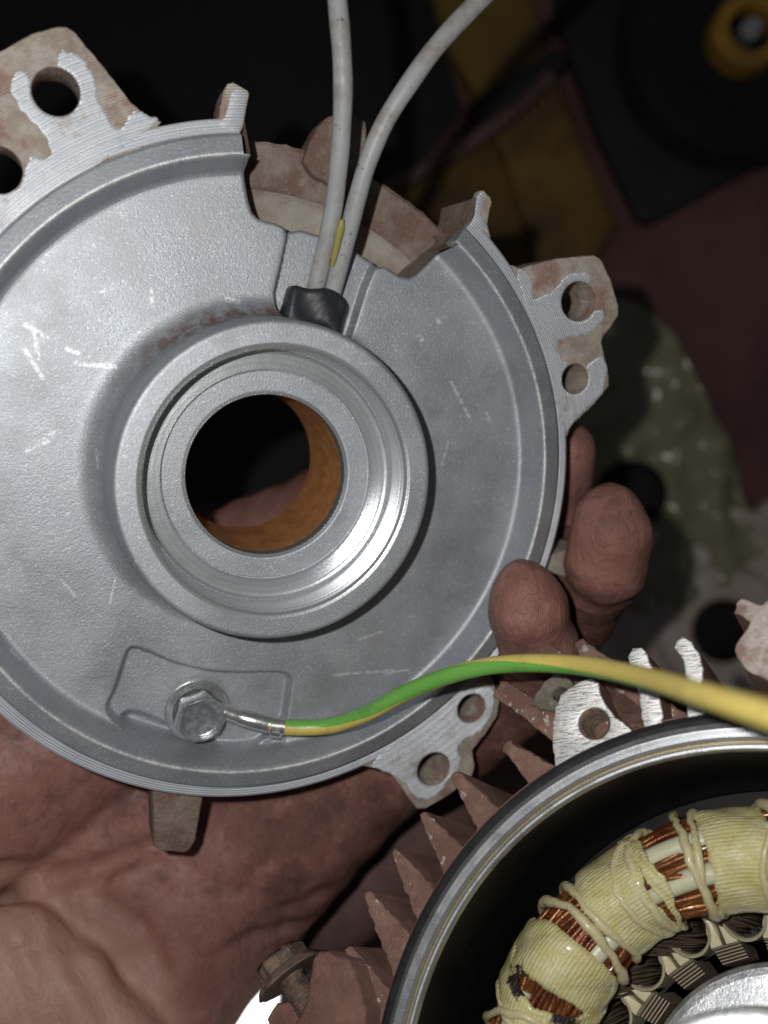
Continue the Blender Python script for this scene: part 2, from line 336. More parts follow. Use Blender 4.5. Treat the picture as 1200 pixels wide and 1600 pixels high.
def prism(name, outline, h0, h1, mat, parent=None, holes=(), bevel=.4, rough=0., sharp=38, frontmat=None):
    """outline (local mm) extruded from h0 (back) to h1 (front), with through holes and rounded edges"""
    cu = bpy.data.curves.new(name, 'CURVE'); cu.dimensions = '2D'; cu.fill_mode = 'BOTH'
    outs = [np.array(outline, float)]+[np.array(h, float) for h in holes]
    if rough:
        p = outs[0]; q = np.roll(p, -1, 0); L = np.linalg.norm(q-p, axis=1); res = []
        for a_, b_, l in zip(p, q, L):
            k = max(1, int(l/1.0))
            for i in range(k): res.append(a_+(b_-a_)*i/k+(rng.normal(0, rough, 2)))
        outs[0] = np.array(res)
    for o in outs:
        sp = cu.splines.new('POLY'); sp.points.add(len(o)-1); sp.use_cyclic_u = True
        sp.points.foreach_set('co', np.c_[o*.001, np.zeros(len(o)), np.ones(len(o))].ravel())
    t = abs(h1-h0); bevel = min(bevel, t*.45)
    cu.extrude = (t/2-bevel)*.001; cu.bevel_depth = bevel*.001; cu.bevel_resolution = 2; cu.offset = -bevel*.001
    tmp = bpy.data.objects.new('tmp', cu); COL.objects.link(tmp)
    dg = bpy.context.evaluated_depsgraph_get(); me = bpy.data.meshes.new_from_object(tmp.evaluated_get(dg)); bpy.data.objects.remove(tmp); bpy.data.curves.remove(cu)
    me.name = name
    bm = bmesh.new(); bm.from_mesh(me); bmesh.ops.remove_doubles(bm, verts=bm.verts, dist=1e-6); bmesh.ops.translate(bm, verts=bm.verts, vec=(0, 0, (h0+h1)*.0005)); bmesh.ops.recalc_face_normals(bm, faces=bm.faces)
    bm.to_mesh(me); bm.free(); me.materials.clear(); me.materials.append(mat)
    if frontmat:
        me.materials.append(frontmat); zf = (max(h0, h1)-.02)*.001
        for p in me.polygons:
            if p.center.z > zf-bevel*.0011: p.material_index = 1
    me.polygons.foreach_set('use_smooth', np.ones(len(me.polygons), bool)); me.set_sharp_from_angle(angle=R(sharp))
    return link(bpy.data.objects.new(name, me), parent)
def spline(P, n):
    P = np.array(P, float); Q = np.vstack([2*P[0]-P[1], P, 2*P[-1]-P[-2]]); m = len(P)-1; out = []
    for u in np.linspace(0, m, n):
        i = min(int(u), m-1); t = u-i; p0, p1, p2, p3 = Q[i], Q[i+1], Q[i+2], Q[i+3]
        out.append(.5*((2*p1)+(-p0+p2)*t+(2*p0-5*p1+4*p2-p3)*t*t+(-p0+3*p1-3*p2+p3)*t**3))
    return np.array(out)
def tube(path, rad, seg=12, up=(0, 0, 1), caps=True, flat=1.):
    P = np.array(path, float); n = len(P); T = np.gradient(P, axis=0); T /= np.linalg.norm(T, axis=1)[:, None]
    up = np.array(up, float); N = up-(T@up)[:, None]*T; bad = np.linalg.norm(N, axis=1) < .05
    if bad.any(): alt = np.array([1., .3, 0]); N[bad] = alt-(T[bad]@alt)[:, None]*T[bad]
    N /= np.linalg.norm(N, axis=1)[:, None]; B = np.cross(T, N); r = np.broadcast_to(np.asarray(rad, float), (n,))
    t = np.linspace(0, 2*np.pi, seg, endpoint=False)
    V = P[:, None]+r[:, None, None]*(np.cos(t)[None, :, None]*N[:, None]*flat+np.sin(t)[None, :, None]*B[:, None])
    Fc = [list(x) for x in grid_faces(n, seg, close_m=True)]
    if caps: Fc += [list(range(seg))[::-1], [(n-1)*seg+i for i in range(seg)]]
    return V.reshape(-1, 3), Fc
class Acc:
    def __init__(s): s.V = []; s.F = []; s.n = 0
    def add(s, V, Fc): s.V.append(V); s.F += [[i+s.n for i in f] for f in Fc]; s.n += len(V)
    def out(s): return np.vstack(s.V), s.F
def sdpoly(P, poly):
    """signed distance to polygon, negative inside; also nearest boundary point"""
    A = np.array(poly, float); B = np.roll(A, -1, 0); best = np.full(len(P), 1e9); near = np.zeros_like(P); ins = np.zeros(len(P), bool)
    for a_, b_ in zip(A, B):
        e = b_-a_; w_ = P-a_; t = np.clip((w_@e)/(e@e), 0, 1); q = a_+t[:, None]*e; d = np.linalg.norm(P-q, axis=1); m_ = d < best; best[m_] = d[m_]; near[m_] = q[m_]
        c = ((a_[1] > P[:, 1]) != (b_[1] > P[:, 1])) & (P[:, 0] < (b_[0]-a_[0])*(P[:, 1]-a_[1])/(b_[1]-a_[1]+1e-12)+a_[0]); ins ^= c
    return np.where(ins, -best, best), near
def sstep(x, lo, hi): t = np.clip((x-lo)/(hi-lo), 0, 1); return t*t*(3-2*t)
def surface_nets(Fv, lo, vox):
    nx, ny, nz = Fv.shape; S = Fv < 0
    acc = np.zeros((nx-1, ny-1, nz-1, 3)); cnt = np.zeros((nx-1, ny-1, nz-1)); c8 = [(i, j, k) for i in (0, 1) for j in (0, 1) for k in (0, 1)]
    sl = lambda A, c: A[c[0]:nx-1+c[0], c[1]:ny-1+c[1], c[2]:nz-1+c[2]]
    for a_ in c8:
        for ax in range(3):
            if a_[ax]: continue
            b_ = list(a_); b_[ax] = 1; fa, fb = sl(Fv, a_), sl(Fv, b_); m_ = (fa < 0) != (fb < 0); t = np.where(m_, fa/(fa-fb+1e-12), 0)
            for q in range(3): acc[..., q] += np.where(m_, a_[q]+(t if q == ax else 0), 0)
            cnt += m_
    act = cnt > 0; idx = -np.ones(act.shape, int); idx[act] = np.arange(act.sum()); ijk = np.argwhere(act)
    V = (ijk+acc[act]/cnt[act][:, None])*vox+np.array(lo); Fc = []
    for ax in range(3):
        o1, o2 = [(1, 2), (2, 0), (0, 1)][ax]
        sa = [slice(1, -1)]*3; sa[ax] = slice(0, -1); sb = [slice(1, -1)]*3; sb[ax] = slice(1, None)
        A, B = S[tuple(sa)], S[tuple(sb)]; e = np.argwhere(A != B)
        if not len(e): continue
        flip = A[tuple(e.T)]; e = e+np.array([0 if q == ax else 1 for q in range(3)])
        def g(d1, d2): c = e.copy(); c[:, o1] += d1; c[:, o2] += d2; return idx[tuple(c.T)]
        q = np.c_[g(-1, -1), g(0, -1), g(0, 0), g(-1, 0)]; q[~flip] = q[~flip][:, ::-1]; Fc.append(q)
    return V, np.vstack(Fc)
def relax(V, Fc, it, lam=.5):
    E = np.unique(np.sort(np.vstack([Fc[:, [i, (i+1) % 4]] for i in range(4)]), 1), axis=0); deg = np.bincount(E.ravel(), minlength=len(V))[:, None]
    for _ in range(it):
        s_ = np.zeros_like(V)
        for q in range(3): s_[:, q] = np.bincount(E[:, 0], V[E[:, 1], q], len(V))+np.bincount(E[:, 1], V[E[:, 0], q], len(V))
        V = V+lam*(s_/np.maximum(deg, 1)-V)
    return V

# ================================================================== SETTING: the floor under everything
fl_ = mesh('floor', [(-2500, -2500, 0), (2500, -2500, 0), (2500, 2500, 0), (-2500, 2500, 0)], [(0, 1, 2, 3)], M['floor']); fl_['kind'] = 'structure'

# ================================================================== END SHIELD
ES = thing('motor_end_shield', 'grey cast aluminium motor end shield with central bearing boss, held over the hand', 'end shield', DISC)
BX, BY = .4, .7                       # boss axis against the rim axis
WEB = -7.5
def D_(pts, h=0): return DISC.loc(pts, h)
notch = np.vstack([D_([(374, 190), (384, 243), (379, 257), (384, 290), (388, 312), (394, 332), (403, 341), (416, 345), (432, 349), (443, 354), (449, 362)], WEB),
                   D_([(470, 359), (500, 368), (553, 392), (580, 408)], WEB-3.2),
                   D_([(588, 417), (602, 416), (614, 424), (626, 432), (640, 434), (652, 429), (690, 391), (706, 379)], WEB), D_([(733, 356), (741, 332), (746, 303), (760, 250), (600, 60)], -2.5)])
chan = np.vstack([D_([(452, 350), (450, 372), (441, 415), (431, 458), (433, 480), (450, 510), (500, 540), (546, 530), (552, 512), (571, 450), (582, 424), (588, 414)], WEB), D_([(600, 385), (520, 330)], WEB)])
pocket = smooth_poly(D_([(196, 1024), (204, 1012), (222, 1015), (270, 1036), (325, 1050), (380, 1053), (440, 1050), (456, 1058), (455, 1075), (443, 1150), (330, 1190), (230, 1160), (175, 1125), (165, 1104), (180, 1080)], WEB), 2)
groove = smooth_poly(D_([(186, 1122), (206, 1112), (240, 1124), (290, 1146), (340, 1158), (390, 1160), (440, 1146), (450, 1170), (380, 1200), (290, 1190), (200, 1155)], WEB-2.5), 2)
SCR = [((40, 508), (72, 527), .35), ((38, 545), (66, 590), .3), ((52, 505), (60, 560), .3), ((104, 545), (122, 552), .3), ((120, 568), (180, 573), .35),
            ((705, 597), (735, 655), .22), ((760, 640), (764, 660), .12), ((520, 1055), (615, 1047), .2), ((600, 1053), (640, 1046), .15), ((355, 468), (372, 470), .45),
            ((236, 450), (238, 480), .2), ((40, 705), (75, 690), .18), ((655, 525), (658, 530), .45), ((684, 500), (686, 504), .4), ((150, 700), (152, 730), .12), ((60, 690), (90, 672), .15),
            ((660, 1085), (672, 1089), .2), ((700, 690), (690, 730), .12), ((560, 1000), (600, 985), .12), ((95, 905), (120, 935), .12), ((180, 905), (170, 950), .1)]
def build_web():
    rs = np.concatenate([np.linspace(29.55, 36, 26), np.linspace(36.25, 64, 88), np.linspace(64.2, 68.75, 30)]); nth = 1250
    th = np.linspace(0, 2*np.pi, nth, endpoint=False); rr, tt = np.meshgrid(rs, th, indexing='ij')
    k = 1-sstep(rr, 36, 60); x = rr*np.cos(tt)+BX*k; y = rr*np.sin(tt)+BY*k; P = np.c_[x.ravel(), y.ravel()]; r = rr.ravel()
    # boss: flat top, rounded edge, steep wall, wide fillet
    h = np.full(len(P), WEB)
    fa = np.cos(tt.ravel()-R(150)); fr = 3.7+2.9*fa; u = np.clip((35.2+fr-r)/fr, 0, 1); fil = WEB+fr*(1-np.sqrt(np.clip(1-u*u, 0, 1)))
    wall = np.interp(r, [33.2, 33.6, 34.0, 34.35, 34.6, 34.9, 35.2], [11., 10.93, 10.65, 10.0, 8.5, 4., -2.0])
    wall = np.where(r > 34.6, 8.5+(r-34.6)/.6*(WEB+fr-8.5), wall)
    h = np.where(r < 35.2, wall, fil)
    # foot of the rim: sloped wall with fillet
    h = np.maximum(h, np.interp(r, [65.0, 65.6, 66.1, 66.5, 68.0, 68.3, 68.5, 68.75], [WEB, WEB+.12, WEB+.45, WEB+1.0, WEB+7.3, WEB+7.8, WEB+8.1, WEB+8.22]))
    flat = sstep(r, 35.5, 41)*(1-sstep(r, 63, 66))
    sd, _ = sdpoly(P, chan); s = 1-sstep(sd, -.55, .55); cf = 1-sstep(r, 62, 66); inner = sstep(r, 34.6, 35.0); h = h-s*(h-(WEB-3.2))*inner*cf
    h -= .35*np.exp(-np.clip(sd, 0, None)/.5)*(sd > 0)*flat
    sd, _ = sdpoly(P, pocket); s = 1-sstep(sd, -.85, .5); ph = 1-sstep(r, 65, 67.5); h = h-s*3.0*ph*sstep(r, 36, 40)
    # groove under the pocket beside the rim wall
    ang = np.degrees(tt.ravel()) % 360; gm = sstep(ang, 236, 246)*(1-sstep(ang, 285, 296)); sd, _ = sdpoly(P, groove); h -= (1-sstep(sd, -1.8, .9))*3.2*(1-sstep(r, 65.3, 67.5))
    # casting unevenness
    h += flat*(.05*np.sin(P[:, 0]*.21+1.2*np.sin(P[:, 1]*.13))+.04*np.sin(P[:, 1]*.27+P[:, 0]*.13))
    h += rng.normal(0, .012, len(h))*flat
    sdn, near = sdpoly(P, notch); h -= .5*np.clip(1-sdn/.7, 0, 1)**2*(sdn > 0)
    ins = sdn < 0; P[ins] = near[ins]; h[ins] -= .5
    Fc = grid_faces(len(rs), nth, close_m=True); keep = ~ins[Fc].all(1); Fc = Fc[keep]
    V = np.c_[P, h]; used = np.unique(Fc); re = -np.ones(len(V), int); re[used] = np.arange(len(used))
    Vu = V[used]; sc = np.zeros(len(Vu)); rg = np.random.default_rng(11)
    wob = .25*np.sin(Vu[:, 0]*2.1)*np.sin(Vu[:, 1]*2.7+Vu[:, 0])
    for A, B, wd in SCR:
        a = DISC.loc([A], WEB)[0]; b = DISC.loc([B], WEB)[0]; e = b-a; t_ = np.clip(((Vu[:, :2]-a)@e)/(e@e), 0, 1); d = np.linalg.norm(Vu[:, :2]-a-t_[:, None]*e, axis=1)-wob*wd
        sc = np.maximum(sc, 1-sstep(d, wd*.6, wd*1.7+.15))
    for k in range(26):          # small nicks
        a = rg.uniform(-60, 60, 2); b = a+rg.normal(0, 1.6, 2); e = b-a; t_ = np.clip(((Vu[:, :2]-a)@e)/(e@e), 0, 1); d = np.linalg.norm(Vu[:, :2]-a-t_[:, None]*e, axis=1)
        sc = np.maximum(sc, rg.uniform(.3, .9)*(1-sstep(d, .05, .38)))
    o = mesh('web', Vu, re[Fc], M['cast'], ES, sharp=55); at = o.data.attributes.new('scratch', 'FLOAT', 'POINT'); at.data.foreach_set('value', sc.astype(np.float32)); return o
web = build_web()
# the walls of the notch, down to the back plate
def notch_wall():
    P = notch[:-2]; q = []
    for i in range(len(P)-1):
        L = np.linalg.norm(P[i+1]-P[i]); m_ = max(1, int(L/.8))
        for j in range(m_): q.append(P[i]+(P[i+1]-P[i])*j/m_)
    q = np.array(q); hs = np.array([0., -.3, -1.5, -5, -10, -17.5]); top = np.where(np.linalg.norm(q, axis=1) > 68.3, -2.6, WEB-.55)
    sd, _ = sdpoly(q, chan); top = np.where(sd < .2, WEB-3.75, top)
    V = np.zeros((len(q), len(hs), 3)); V[:, :, :2] = q[:, None]; V[:, :, 2] = top[:, None]+hs*((-24.2-top)/-17.5)[:, None]
    c = q.mean(0)
    Fc = grid_faces(len(q), len(hs)); return mesh('notch_wall', V.reshape(-1, 3), Fc, M['skirt'], ES, sharp=50)
notch_wall()
lipA, lipB = 92.9, 409.8            # the rim runs round from the left end of the notch to its right end
lathe_obj('spigot_lip', [(68.6, -5.0), (68.6, .4), (68.75, .7), (69.1, .75), (72.4, -.05), (72.8, -.3), (73.0, -.9), (73.0, -3.5)], M['cast'], ES, lipA, lipB, 512, caps=True)
lathe_obj('flange', [(72.4, -3.4), (73.35, -3.3), (73.5, -2.6), (73.8, -2.5), (76.0, -2.5), (76.35, -2.75), (76.4, -3.2), (76.2, -5.2), (74.5, -5.6), (72.4, -5.7)], M['flange'], ES, lipA+.5, lipB-.7, 512, caps=True, sharp=50)
lathe_obj('skirt', [(74.2, -4.8), (73.6, -8), (72.8, -16), (72, -24.4), (71, -25)], M['skirt'], ES, lipA, lipB, 256)
# back plate with its stepped ledge, seen through the notch
def back_plate():
    th = np.radians(np.linspace(0, 360, 361)[:-1]); deg = np.degrees(th)
    prof = [(21, -24.5), (58, -24.5), (62.5, -24.3), (64.2, -23.6), (64.8, -22.3), (66, -21.6), (70, -20.9), (74.3, -19.8), (75.2, -20.4), (75, -26), (60, -29), (21, -29)]
    V = []
    for d, t in zip(deg, th):
        k = 1.0 if 45 < d < 94 else 0.
        for j, (r, h) in enumerate(prof):
            if k == 0 and r > 66: r2 = min(r, 71.5); h2 = min(h, -24.3)
            else: r2, h2 = r+(rng.normal(0, .12) if r > 70 else 0), h
            V.append((r2*math.cos(t), r2*math.sin(t), h2))
    Fc = grid_faces(360, len(prof), close_n=True, close_m=True); mi = np.where(np.isin(Fc[:, 0] % len(prof), [0, 1, 2, 3]), 1, 0)
    return mesh('back_plate', V, Fc, None, ES, mats=[M['skirt'], M['ledge']], mi=mi, sharp=45)
back_plate()
# upright tongue with a slot behind the cables
tg = smooth_poly(D_([(472, 262), (484, 222), (500, 192), (518, 178), (540, 176), (566, 181), (576, 192), (574, 225), (562, 275), (540, 300)], -17), 1)
prism('tongue', tg, -26, -17.5, M['skirt'], ES, bevel=.8, rough=.06)
# tabs on the flange beside the notch
tabs = [[(336, 196), (343, 180), (344, 165), (350, 142), (356, 131), (364, 128), (376, 135), (388, 141), (390, 148), (385, 172), (379, 200), (374, 209)],
        [(737, 358), (744, 332), (748, 306), (751, 298), (757, 297), (767, 308), (769, 316), (762, 350), (768, 372)]]
for i, tb in enumerate(tabs):
    prism('tab', D_(tb, -2.5), -6 if i else -12, -2.62, M['lugcast'], ES, bevel=.35, rough=.05, frontmat=None)
prism('machined_face', D_([(340, 196), (352, 182), (357, 165), (362, 143), (373, 139), (385, 143), (381, 178), (374, 207)], -2.5), -3.4, -2.46, M['flange'], ES, bevel=.08, rough=.04)
prism('machined_face', D_([(735, 352), (742, 335), (745, 306), (756, 299), (757, 310), (751, 335), (758, 352), (765, 364)], -2.5), -3.4, -2.46, M['flange'], ES, bevel=.08, rough=.04)
# the plate side of the right tab reaches back down the notch
# mounting lugs with two holes each and the turned land round the holes
lugs = [
 dict(out=[(-120, 330), (-128, 250), (-80, 140), (-10, 86), (50, 52), (88, 43), (103, 42), (116, 50), (160, 102), (205, 160), (228, 181), (252, 190), (200, 260), (60, 330)],
      holes=[(87, 143, 38.0), (-3, 265, 38.0)],
      land=[[(252, 189), (238, 181), (216, 173), (207, 174), (200, 185), (196, 196), (178, 200), (170, 186), (157, 165), (152, 146), (151, 128), (141, 106), (124, 87), (98, 77), (92, 84), (90, 102), (88, 130), (86, 150), (60, 150), (46, 116), (28, 108), (18, 118), (17, 142), (28, 170), (50, 190), (64, 202), (78, 228), (82, 245), (66, 250), (48, 242), (40, 262), (36, 290), (8, 302), (-30, 300), (-60, 330), (-20, 400), (60, 330), (150, 260)]]),
 dict(out=[(800, 414), (812, 420), (868, 404), (928, 399), (941, 407), (955, 440), (967, 478), (966, 494), (942, 528), (940, 536), (950, 582), (952, 602), (928, 632), (893, 664), (886, 682), (870, 660), (852, 560), (820, 470)],
      holes=[(905, 471, 29.), (899, 592, 22.)],
      land=[[(803, 418), (826, 424), (833, 440), (832, 462), (836, 470), (866, 455), (880, 434), (900, 425), (922, 428), (925, 440), (910, 460), (905, 475), (925, 484), (944, 484), (946, 494), (930, 516), (906, 525), (880, 528), (868, 541), (872, 552), (884, 566), (892, 580), (897, 592), (910, 582), (920, 572), (930, 560), (944, 556), (950, 582), (944, 612), (922, 636), (893, 662), (886, 680), (870, 650), (850, 560), (822, 476)]]),
 dict(out=[(560, 1196), (585, 1200), (614, 1212), (634, 1240), (652, 1264), (664, 1264), (700, 1244), (738, 1212), (742, 1200), (738, 1172), (758, 1148), (778, 1118), (780, 1092), (770, 1062), (740, 1060), (660, 1130)],
      holes=[(737, 1107, 21.5), (678, 1202, 25.)],
      land=[[(570, 1195), (598, 1203), (618, 1212), (634, 1226), (644, 1240), (662, 1252), (684, 1242), (700, 1222), (716, 1204), (722, 1186), (712, 1168), (722, 1158), (748, 1146), (768, 1120), (775, 1094), (768, 1066), (740, 1066), (660, 1130)]])]
def sheet(name, poly, holes, h, mat_, parent, cell=.35, ragged=.16):
    """thin skim of turned metal: a fine grid clipped to a ragged outline and to the holes, 0.1 mm proud"""
    lo, hi = poly.min(0)-1, poly.max(0)+1; X, Y = np.meshgrid(np.arange(lo[0], hi[0], cell), np.arange(lo[1], hi[1], cell), indexing='ij'); n, m_ = X.shape; Q = np.c_[X.ravel(), Y.ravel()]
    sd, near = sdpoly(Q, poly)
    for c, r_ in holes:
        d = np.linalg.norm(Q-c, axis=1); sh_ = r_-d; nc = c+(Q-c)/np.maximum(d, 1e-6)[:, None]*r_; m2 = sh_ > sd; sd = np.where(m2, sh_, sd); near[m2] = nc[m2]
    ins = sd > 0; Q[ins] = near[ins]; Fc = grid_faces(n, m_); Fc = Fc[~ins[Fc].all(1)]; Fc = Fc[~(ins[Fc].sum(1) > 3)]
    z = np.full(len(Q), h); z[ins] -= .10; V = np.c_[Q, z]; used = np.unique(Fc); re = -np.ones(len(V), int); re[used] = np.arange(len(used)); return mesh(name, V[used], re[Fc], mat_, parent, sharp=60)
for L in lugs:
    o = D_(L['out'], -2.5); hs = []; hc_ = []
    for cx, cy, rp in L['holes']:
        c = D_([(cx, cy)], -2.5)[0]; e = D_([(cx+rp, cy), (cx, cy+rp)], -2.5)-c; rr_ = (np.linalg.norm(e[0])+np.linalg.norm(e[1]))/2; hs.append(circle(c[0], c[1], rr_, n=64)); hc_.append((c, rr_+.12))
    lug = prism('mounting_lug', o, -15, -2.56, M['lugcast'], ES, holes=hs, bevel=.22, rough=.05)
    for ld in L['land']:
        p = smooth_poly(D_(ld, -2.5), 2); p = p+rng.normal(0, .17, p.shape)
        sheet('machined_land', p, hc_, -2.46, M['land'], lug)
# foot tabs on the skirt, reaching out behind the flange
prism('foot_tab', D_([(238, 1225), (320, 1228), (318, 1244), (306, 1312), (298, 1328), (288, 1334), (250, 1330), (240, 1322)], -7), -20, -7.0, M['skirt'], ES, bevel=.7, rough=.05)
prism('foot_tab', D_([(850, 870), (905, 855), (912, 872), (923, 892), (919, 912), (900, 908), (850, 892)], -7), -18, -7.0, M['ledge'], ES, bevel=.6, rough=.05)
# bearing seat, inner ring and rusty bore
lathe_obj('boss_chamfer', [(29.65, 11.0), (28.9, 10.75), (28.3, 10.2)], M['seat'], ES, cx=BX, cy=BY)
lathe_obj('bearing_seat', [(28.3, 10.2), (28.3, 8.2), (28.1, 8.1), (28.1, 1.0), (27.9, .45), (27.4, .1), (26.8, 0), (23.7, 0), (23.6, -.08), (23.55, -1.1)], M['seat'], ES, cx=BX, cy=BY, seg=320, sharp=30)
lathe_obj('inner_ring', [(23.55, -1.1), (23.35, -1.15), (23.2, -.95), (19.0, -1.0), (18.75, -1.1)], M['cast'], ES, cx=BX, cy=BY)
lathe_obj('bore_edge', [(18.75, -1.1), (18.15, -1.55), (18.0, -2.0), (17.95, -4.5)], M['seat'], ES, cx=BX, cy=BY)
lathe_obj('shaft_bore', [(17.95, -4.5), (18.15, -4.8), (18.1, -20), (18.1, -33.5), (18.6, -34.2), (21.5, -34.2), (22.5, -24)], M['rust'], ES, cx=BX, cy=BY)

# ------------------------------------------------------------------ earth bolt and earth wire
def hexbolt_parts(parent, mat_, fl_r, hex_r, h_fl, h_head, dimple=True, dm=None):
    lathe_obj('flange_washer', [(0.1, 0), (fl_r, 0), (fl_r+.05, .35), (fl_r-.25, .75), (hex_r*.98, h_fl)], mat_, parent, seg=72)
    n = 6; sub = 10; rings = [(1.0, h_fl-.4), (1.0, h_head-1.0), (.985, h_head-.7), (.93, h_head-.25), (.86, h_head)]
    V = []; t = np.linspace(0, 2*np.pi, n*sub, endpoint=False); ph = (t % (np.pi/3))-np.pi/6; hexr = hex_r*np.cos(np.pi/6)/np.cos(ph)
    for k, h in rings:
        cr = np.minimum(hexr, hex_r*(.99 if k > .99 else k/.985*.955)); dh = np.zeros_like(t)
        rr = np.minimum(hexr*k, cr) if k < .99 else hexr*(1-.03*(np.abs(ph) > .45)); V.append(np.c_[rr*np.cos(t), rr*np.sin(t), np.full_like(t, h)])
    V = np.vstack(V); Fc = [list(f) for f in grid_faces(len(rings), n*sub, close_m=True)]
    mesh('hex_head', V, Fc, mat_, parent, sharp=24)
    r0 = hex_r*.80
    top = [(hex_r*.87, h_head), (r0, h_head+.02), (r0*.93, h_head-.25), (r0*.8, h_head-.7), (r0*.4, h_head-1.0), (.05, h_head-1.05)] if dimple else [(hex_r*.87, h_head), (r0*.8, h_head+.5), (r0*.4, h_head+.8), (.05, h_head+.9)]
    lathe_obj('head_top', top, dm or mat_, parent, seg=64)
bl = D_([(309, 1112)], WEB-1.0)[0]
fb = Frame(DISC.C+bl[0]*DISC.a+bl[1]*DISC.b+(WEB-1.8)*DISC.n, DISC.n)
EB = thing('earth_bolt', 'shiny zinc hex flange bolt with dimpled head in the end shield pocket', 'bolt', fb)
EB.matrix_world = EB.matrix_world @ Matrix.Rotation(R(14), 4, 'Z')
hexbolt_parts(EB, M['zinc'], 7.3, 6.1, 1.7, 6.2, True, M['dimple'])
lathe_obj('shank', [(2.9, .5), (2.9, -9), (2.4, -9.6), (.05, -9.6)], M['zinc'], EB, seg=32)

EW = thing('earth_wire', 'yellow and green striped earth wire crimped to a ring terminal under the zinc bolt', 'wire')
def dw(px, py, h):
    x, y = D_([(px, py)], h)[0]; return DISC.to_world(x, y, h)
wp = [dw(408, 1129, -2.6), dw(430, 1134, -2.2), dw(470, 1137, -.8), dw(520, 1133, 2)]+[CP(575, 1114, 225), CP(640, 1079, 219), CP(720, 1050, 211), CP(800, 1037, 203), CP(900, 1039, 190), CP(1000, 1057, 168), CP(1100, 1086, 140), CP(1210, 1119, 121), CP(1330, 1152, 108)]
WP = spline(wp, 260); V, Fc = tube(WP, 1.88, 96, up=(0, 1, 0))
s_ = np.linspace(0, 1, 260); gc = np.interp(s_, [0, .22, .36, .48, .58, .68, 1], [25, 30, 66, 92, 122, 160, 195]); gw = np.interp(s_, [0, .3, .42, .5, .58, .68, 1], [42, 54, 74, 68, 56, 44, 36])
T_ = np.gradient(WP, axis=0); mi = []
for f in Fc:
    if len(f) != 4: mi.append(0); continue
    i = f[0]//96; j = f[0] % 96; a_ = (j+.5)/96*360                       # angle from image-up about the wire
    a_ = (a_+180) % 360-180                                             # towards the viewer positive
    mi.append(1 if abs((a_-gc[i]+180) % 360-180) < gw[i] else 0)
mesh('insulation', V, Fc, None, EW, mats=[M['yellow'], M['green']], mi=mi)
# terminal: ring under the bolt, barrel, crimp wings
tm = fb
ringm = lathe_obj('terminal_ring', [(3.2, -.1), (3.2, .0), (7.6, .02), (7.7, -.25), (7.6, -.5), (3.2, -.5)], M['tin'], EW, seg=64)
def place(o, frame, dz=0): Mx = frame.matrix(); o.matrix_world = Mx @ Matrix.Translation((0, 0, dz*.001))
place(ringm, fb, -.02)
tp = spline([dw(350, 1112, -5.6), dw(368, 1118, -4.2), dw(392, 1125, -2.8), dw(412, 1130, -2.2), dw(420, 1132, -2.0)], 30)
V, Fc = tube(tp, np.interp(np.linspace(0, 1, 30), [0, .25, .35, .9, 1], [1.9, 1.95, 2.1, 2.1, 2.15]), 28, up=(0, 1, 0)); 
# the folded seam of the barrel
for i in range(30):
    for j in range(28):
        a_ = j/28*360; d_ = abs((a_-285+180) % 360-180)
        if d_ < 30: c_ = tp[i]; V[i*28+j] = c_+(V[i*28+j]-c_)*(.62+.38*(d_/30)**2)
mesh('terminal_barrel', V, Fc, M['tin'], EW, sharp=30)
def band(name, u0, u1, rr, mat_):
    i0, i1 = int(u0*259), int(u1*259); P = WP[i0:i1+1] if i1-i0 > 3 else spline(WP[i0:i1+2], 6); V, Fc = tube(P, rr, 32, up=(0, 1, 0)); return mesh(name, V, Fc, mat_, EW, sharp=30)
L_ = np.r_[0, np.cumsum(np.linalg.norm(np.diff(WP, axis=0), axis=1))]
def at_len(mm): return float(np.interp(mm, L_, np.linspace(0, 1, 260)))
V, Fc = tube(spline([WP[int(at_len(2.2)*259)], WP[int(at_len(2.2)*259)+3], WP[int(at_len(5.6)*259)]], 8), 2.15, 32, up=(0, 1, 0)); mesh('crimp_band', V, Fc, M['tin'], EW, sharp=30)
c0 = WP[int(at_len(4.0)*259)]; tdir = unit(WP[int(at_len(5.5)*259)]-WP[int(at_len(2.5)*259)])
def wing(off, ang0, ang1, rr):
    up = np.array([0, 1., 0]); N_ = unit(up-(up@tdir)*tdir); B_ = np.cross(N_, tdir); P = []
    for a_ in np.radians(np.linspace(ang0, ang1, 16)): P.append(c0+tdir*off+rr*(math.cos(a_)*N_+math.sin(a_)*B_))
    V = []; 
    for p in P:
        n_ = unit(p-c0-tdir*off)
        for du, dr in ((-.9, 0), (.9, 0), (.9, .5), (-.9, .5)): V.append(p+tdir*du+n_*dr)
    Fc = [list(f) for f in grid_faces(16, 4, close_m=True)]+[[3, 2, 1, 0], [60, 61, 62, 63]]
    mesh('crimp_wing', V, Fc, M['tin'], EW, sharp=30)
wing(.35, 40, 200, 2.15); wing(-.2, 150, 250, 2.5)

